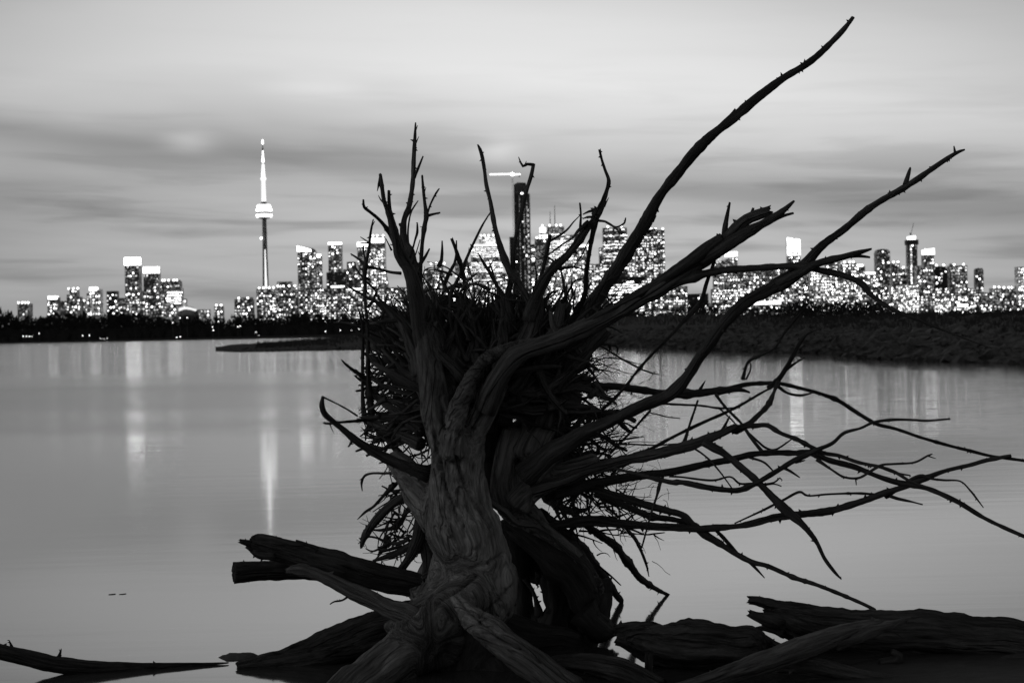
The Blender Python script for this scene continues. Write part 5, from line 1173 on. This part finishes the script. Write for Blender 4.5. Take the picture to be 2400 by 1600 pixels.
for _ in range(120):     # slim roots fanning out around the heavy ones
    th = r6.uniform(-math.pi * .98, -math.pi * .06) if r6.random() < .7 else r6.choice((r6.uniform(-.35, .5), math.pi + r6.uniform(-.5, .45)))
    x = 1120 + math.cos(th) * r6.uniform(20, 150); y = 930 + math.sin(th) * r6.uniform(10, 110)
    strand(x, y, th + r6.gauss(0, .25), r6.uniform(90, 235), r6.choice((9, 11, 14, 17, 21, 26)), r6.uniform(8.98, 9.35), r6.gauss(0, .5), 1 if r6.random() < .5 else 0, None if abs(math.sin(th)) > .5 else POLY)
for _ in range(26):      # knotted lumps and snapped stubs in the middle
    x = r6.uniform(990, 1330); y = r6.uniform(770, 1010)
    strand(x, y, r6.uniform(-2.6, -.4), r6.uniform(40, 90), r6.choice((26, 34, 42)), r6.uniform(9.1, 9.4), r6.gauss(0, .6), 2, None)
o = mat_.build('root_tangle', M_arm, STUMP, ORG, smooth=True); o['kind'] = 'stuff'


# ------------------------------------------------------------------ driftwood logs
def log(label, z, pts, y0, y1, m=None, jag=1.2, ends=(1, 1), name='driftwood_log', wob=.07, flute=.13, spurs=10, cat='log'):
    P, Q = path(z, pts, y0, y1); seedc[0] += 1
    o = P[len(P) // 2][0]
    T = thing(name, label, cat, (o.x, o.y, 0)); mb = MB()
    tube(mb, P, seedc[0], seg=44, wob=wob, flute=flute, jag0=jag * ends[0], jag1=jag * ends[1], twist=.4, stepk=.22, spurs=spurs)
    mb.build('log_body', m or M_log, T, (o.x, o.y, 0), smooth=True)
    T['_q'] = 0; del T['_q']
    return T, (o.x, o.y, 0)
def stub(T, org, z, pts, y0, y1, name='broken_stub', m=None, jag=1.0):
    P, Q = path(z, pts, y0, y1); seedc[0] += 1; mb = MB()
    tube(mb, P, seedc[0], seg=14, wob=.2, flute=.18, jag0=jag, jag1=jag, spurs=4); mb.build(name, m or M_log, T, org, smooth=True)
T, og = log('thick splintered log jutting left over the water, upper of two', 'Z5', [(285, 540, 120), (330, 555, 150), (600, 625, 185), (900, 705, 200), (1200, 785, 200), (1500, 845, 190), (1680, 880, 170)], 8.9, 9.2, jag=.5, ends=(1, 0))
stub(T, og, 'Z5', [(200, 528, 26), (240, 540, 40), (340, 560, 60)], 8.85, 8.9, 'splinter')
stub(T, og, 'Z5', [(290, 605, 30), (330, 630, 44), (420, 640, 60)], 8.8, 8.85, 'splinter')
stub(T, og, 'Z5', [(310, 490, 30), (360, 490, 44), (480, 530, 60)], 8.95, 8.95, 'splinter')
stub(T, og, 'Z5', [(610, 520, 10), (640, 535, 20), (760, 580, 30)], 8.85, 8.9, 'splinter')
log('sawn off log end under the splintered log on the left', 'Z5', [(155, 758, 158), (300, 746, 152), (500, 736, 150), (800, 740, 150), (1100, 760, 150)], 9.15, 9.4, jag=.12, ends=(1, 0), flute=.06)
log('long thick bark log sloping into the water left of the stump', 'Z5', [(180, 1445, 60), (330, 1425, 120), (600, 1385, 200), (900, 1300, 270), (1150, 1215, 310), (1450, 1120, 320), (1600, 1080, 300)], 8.75, 9.05, jag=.3, flute=.15)
T = thing('stone', 'small dark rounded stone at the tip of the sloping bark log', 'stone', tuple(at(*zpx('Z5', 185, 1415), 9.05)))
mb = MB(); N = 14
rr = [(.02, .045), (.06, .04), (.085, .02), (.095, -.01), (.09, -.05)]
rings = [mb.ring([Vector((1.35 * r_ * math.cos(6.2832 * i / N), r_ * math.sin(6.2832 * i / N), z_)) * (1 + .18 * noise.noise(Vector((math.cos(6.2832 * i / N) * 2, math.sin(6.2832 * i / N) * 2, z_ * 20)))) for i in range(N)]) for r_, z_ in rr]
for a, b in zip(rings, rings[1:]): mb.f += [(a + i, b + i, b + (i + 1) % N, a + (i + 1) % N) for i in range(N)]
mb.f.append(tuple(range(N))); mb.build('stone_body', M_rock, T, smooth=True)
T, og = log('slender half sunk log lying in the water at the bottom left corner', 'Zb', [(-160, 175, 105), (0, 222, 112), (200, 268, 112), (400, 312, 112), (650, 335, 104), (900, 330, 70), (1150, 320, 42), (1400, 310, 24), (1575, 301, 8)], 8.6, 8.86, jag=.3, ends=(0, 0), flute=.08)
stub(T, og, 'Zb', [(105, 235, 26), (85, 200, 20), (62, 145, 5)], 8.72, 8.7, 'spur'); stub(T, og, 'Zb', [(400, 280, 40), (412, 240, 20), (422, 205, 5)], 8.78, 8.76, 'spur')
T, og = log('short thick ragged log just right of the stump, broken at both ends', 'Z8', [(115, 450, 90), (200, 455, 150), (330, 485, 215), (500, 505, 250), (700, 512, 262), (850, 512, 230), (920, 530, 130)], 8.6, 8.5, jag=.55, flute=.17, wob=.1)
stub(T, og, 'Z8', [(105, 400, 40), (170, 395, 60), (300, 400, 70)], 8.6, 8.6, 'splinter')
stub(T, og, 'Z8', [(850, 440, 70), (930, 480, 60), (1040, 520, 30)], 8.5, 8.5, 'splinter')
stub(T, og, 'Z8', [(285, 385, 12), (284, 355, 8), (284, 332, 4)], 8.6, 8.6, 'spur')
stub(T, og, 'Z8', [(830, 560, 130), (900, 550, 100), (960, 560, 50)], 8.5, 8.5, 'splinter')
T, og = log('long heavy log with a forked broken end at the bottom right', 'Z8', [(930, 330, 110), (1000, 345, 150), (1200, 400, 220), (1500, 425, 245), (1800, 432, 245), (2100, 455, 235), (2400, 480, 240), (2700, 500, 240)], 8.95, 8.75, jag=.4, ends=(1, 0), flute=.10)
stub(T, og, 'Z8', [(852, 252, 46), (900, 258, 56), (1020, 290, 70), (1160, 325, 80)], 8.93, 8.93, 'prong'); stub(T, og, 'Z8', [(846, 320, 36), (890, 338, 60), (1000, 370, 90)], 8.9, 8.9, 'prong')
stub(T, og, 'Z8', [(870, 405, 16), (920, 402, 30), (1020, 410, 60)], 8.9, 8.9, 'splinter'); stub(T, og, 'Z8', [(1003, 270, 22), (1002, 256, 14)], 8.93, 8.93, 'knot')
T, og = log('pale crossing log with a forked tip lying over the two dark logs', 'Z8', [(440, 745, 80), (600, 700, 92), (800, 636, 112), (1000, 565, 128), (1150, 505, 130), (1300, 450, 112), (1420, 410, 86), (1550, 372, 44)], 7.75, 8.45, m=M_pale, jag=.6, ends=(0, 1), flute=.09)
stub(T, og, 'Z8', [(1725, 345, 14), (1640, 376, 34), (1500, 425, 60), (1300, 490, 84)], 8.5, 8.3, 'forked_tip', M_pale, .4)
stub(T, og, 'Z8', [(1500, 385, 26), (1520, 350, 16)], 8.42, 8.42, 'knot', M_pale)
log('low furrowed log between the stump foot and the short ragged log', 'Z6', [(800, 1445, 70), (900, 1440, 100), (1050, 1442, 125), (1250, 1470, 140), (1400, 1520, 140), (1560, 1600, 130)], 8.4, 8.1, jag=.3, flute=.16)
log('dark bark log running under the pale crossing log into the sand', 'Z8', [(1000, 620, 90), (1200, 618, 100), (1350, 650, 90), (1500, 680, 70), (1750, 705, 40)], 8.25, 8.0, jag=.3)
log('thin upright stake in front of the short ragged log', 'Z8', [(286, 540, 40), (283, 620, 42), (280, 720, 44)], 8.2, 8.2, name='wooden_stake', cat='stake', jag=.5, ends=(1, 0))
# drift twigs on the sand and water
def drift(label, z, pts, Yd, name='drift_twig', cat='twig'):
    P, Q = path(z, pts, Yd, Yd); seedc[0] += 1; mb = MB(); tube(mb, P, seedc[0], wob=.2, spurs=2)
    o = mb.build(name, M_root, None, None, True); o['label'] = label; o['category'] = cat
drift('thin pale twig leaning under the heavy log at the bottom right', 'Z8', [(1630, 420, 5), (1660, 440, 6), (1692, 462, 4)], 8.3)
drift('forked bark sliver lying on the sand under the heavy log', 'Z8', [(2200, 590, 20), (2260, 570, 40), (2352, 565, 44), (2460, 570, 40)], 8.5)
drift('thick bark scrap under the heavy log near the sand edge', 'Z8', [(1620, 530, 30), (1660, 560, 50), (1640, 590, 60), (1560, 610, 70)], 8.5)
for (x, y), lab in (((258, 1361), 'left one of two tiny driftwood bits floating on open water'), ((282, 1358), 'right one of two tiny driftwood bits floating on open water')):
    px, py = zpx('F', x, y); Yd = 11.36
    q_ = at(px, py, Yd); q_.z = .002; P = [(q_ + Vector((-.022, -.01, 0)), .002), (q_, .004), (q_ + Vector((.02, .012, .001)), .002)]
    mb = MB(); tube(mb, P, int(x), wob=.3, spurs=0); o = mb.build('floating_twig', M_root, None, None, True); o['label'] = lab; o['category'] = 'twig'

# ------------------------------------------------------------------ picture settings
S.view_settings.view_transform = 'Standard'; S.view_settings.look = 'None'; S.view_settings.exposure = 0; S.view_settings.gamma = 1
S.view_settings.use_curve_mapping = False
S.cycles.max_bounces = 5; S.cycles.diffuse_bounces = 2; S.cycles.glossy_bounces = 3
S.cycles.sample_clamp_indirect = 3; S.cycles.use_denoising = True
S.cycles.denoiser = 'OPENIMAGEDENOISE'; S.cycles.denoising_input_passes = 'RGB_ALBEDO_NORMAL'
S.cycles.caustics_reflective = False; S.cycles.caustics_refractive = False
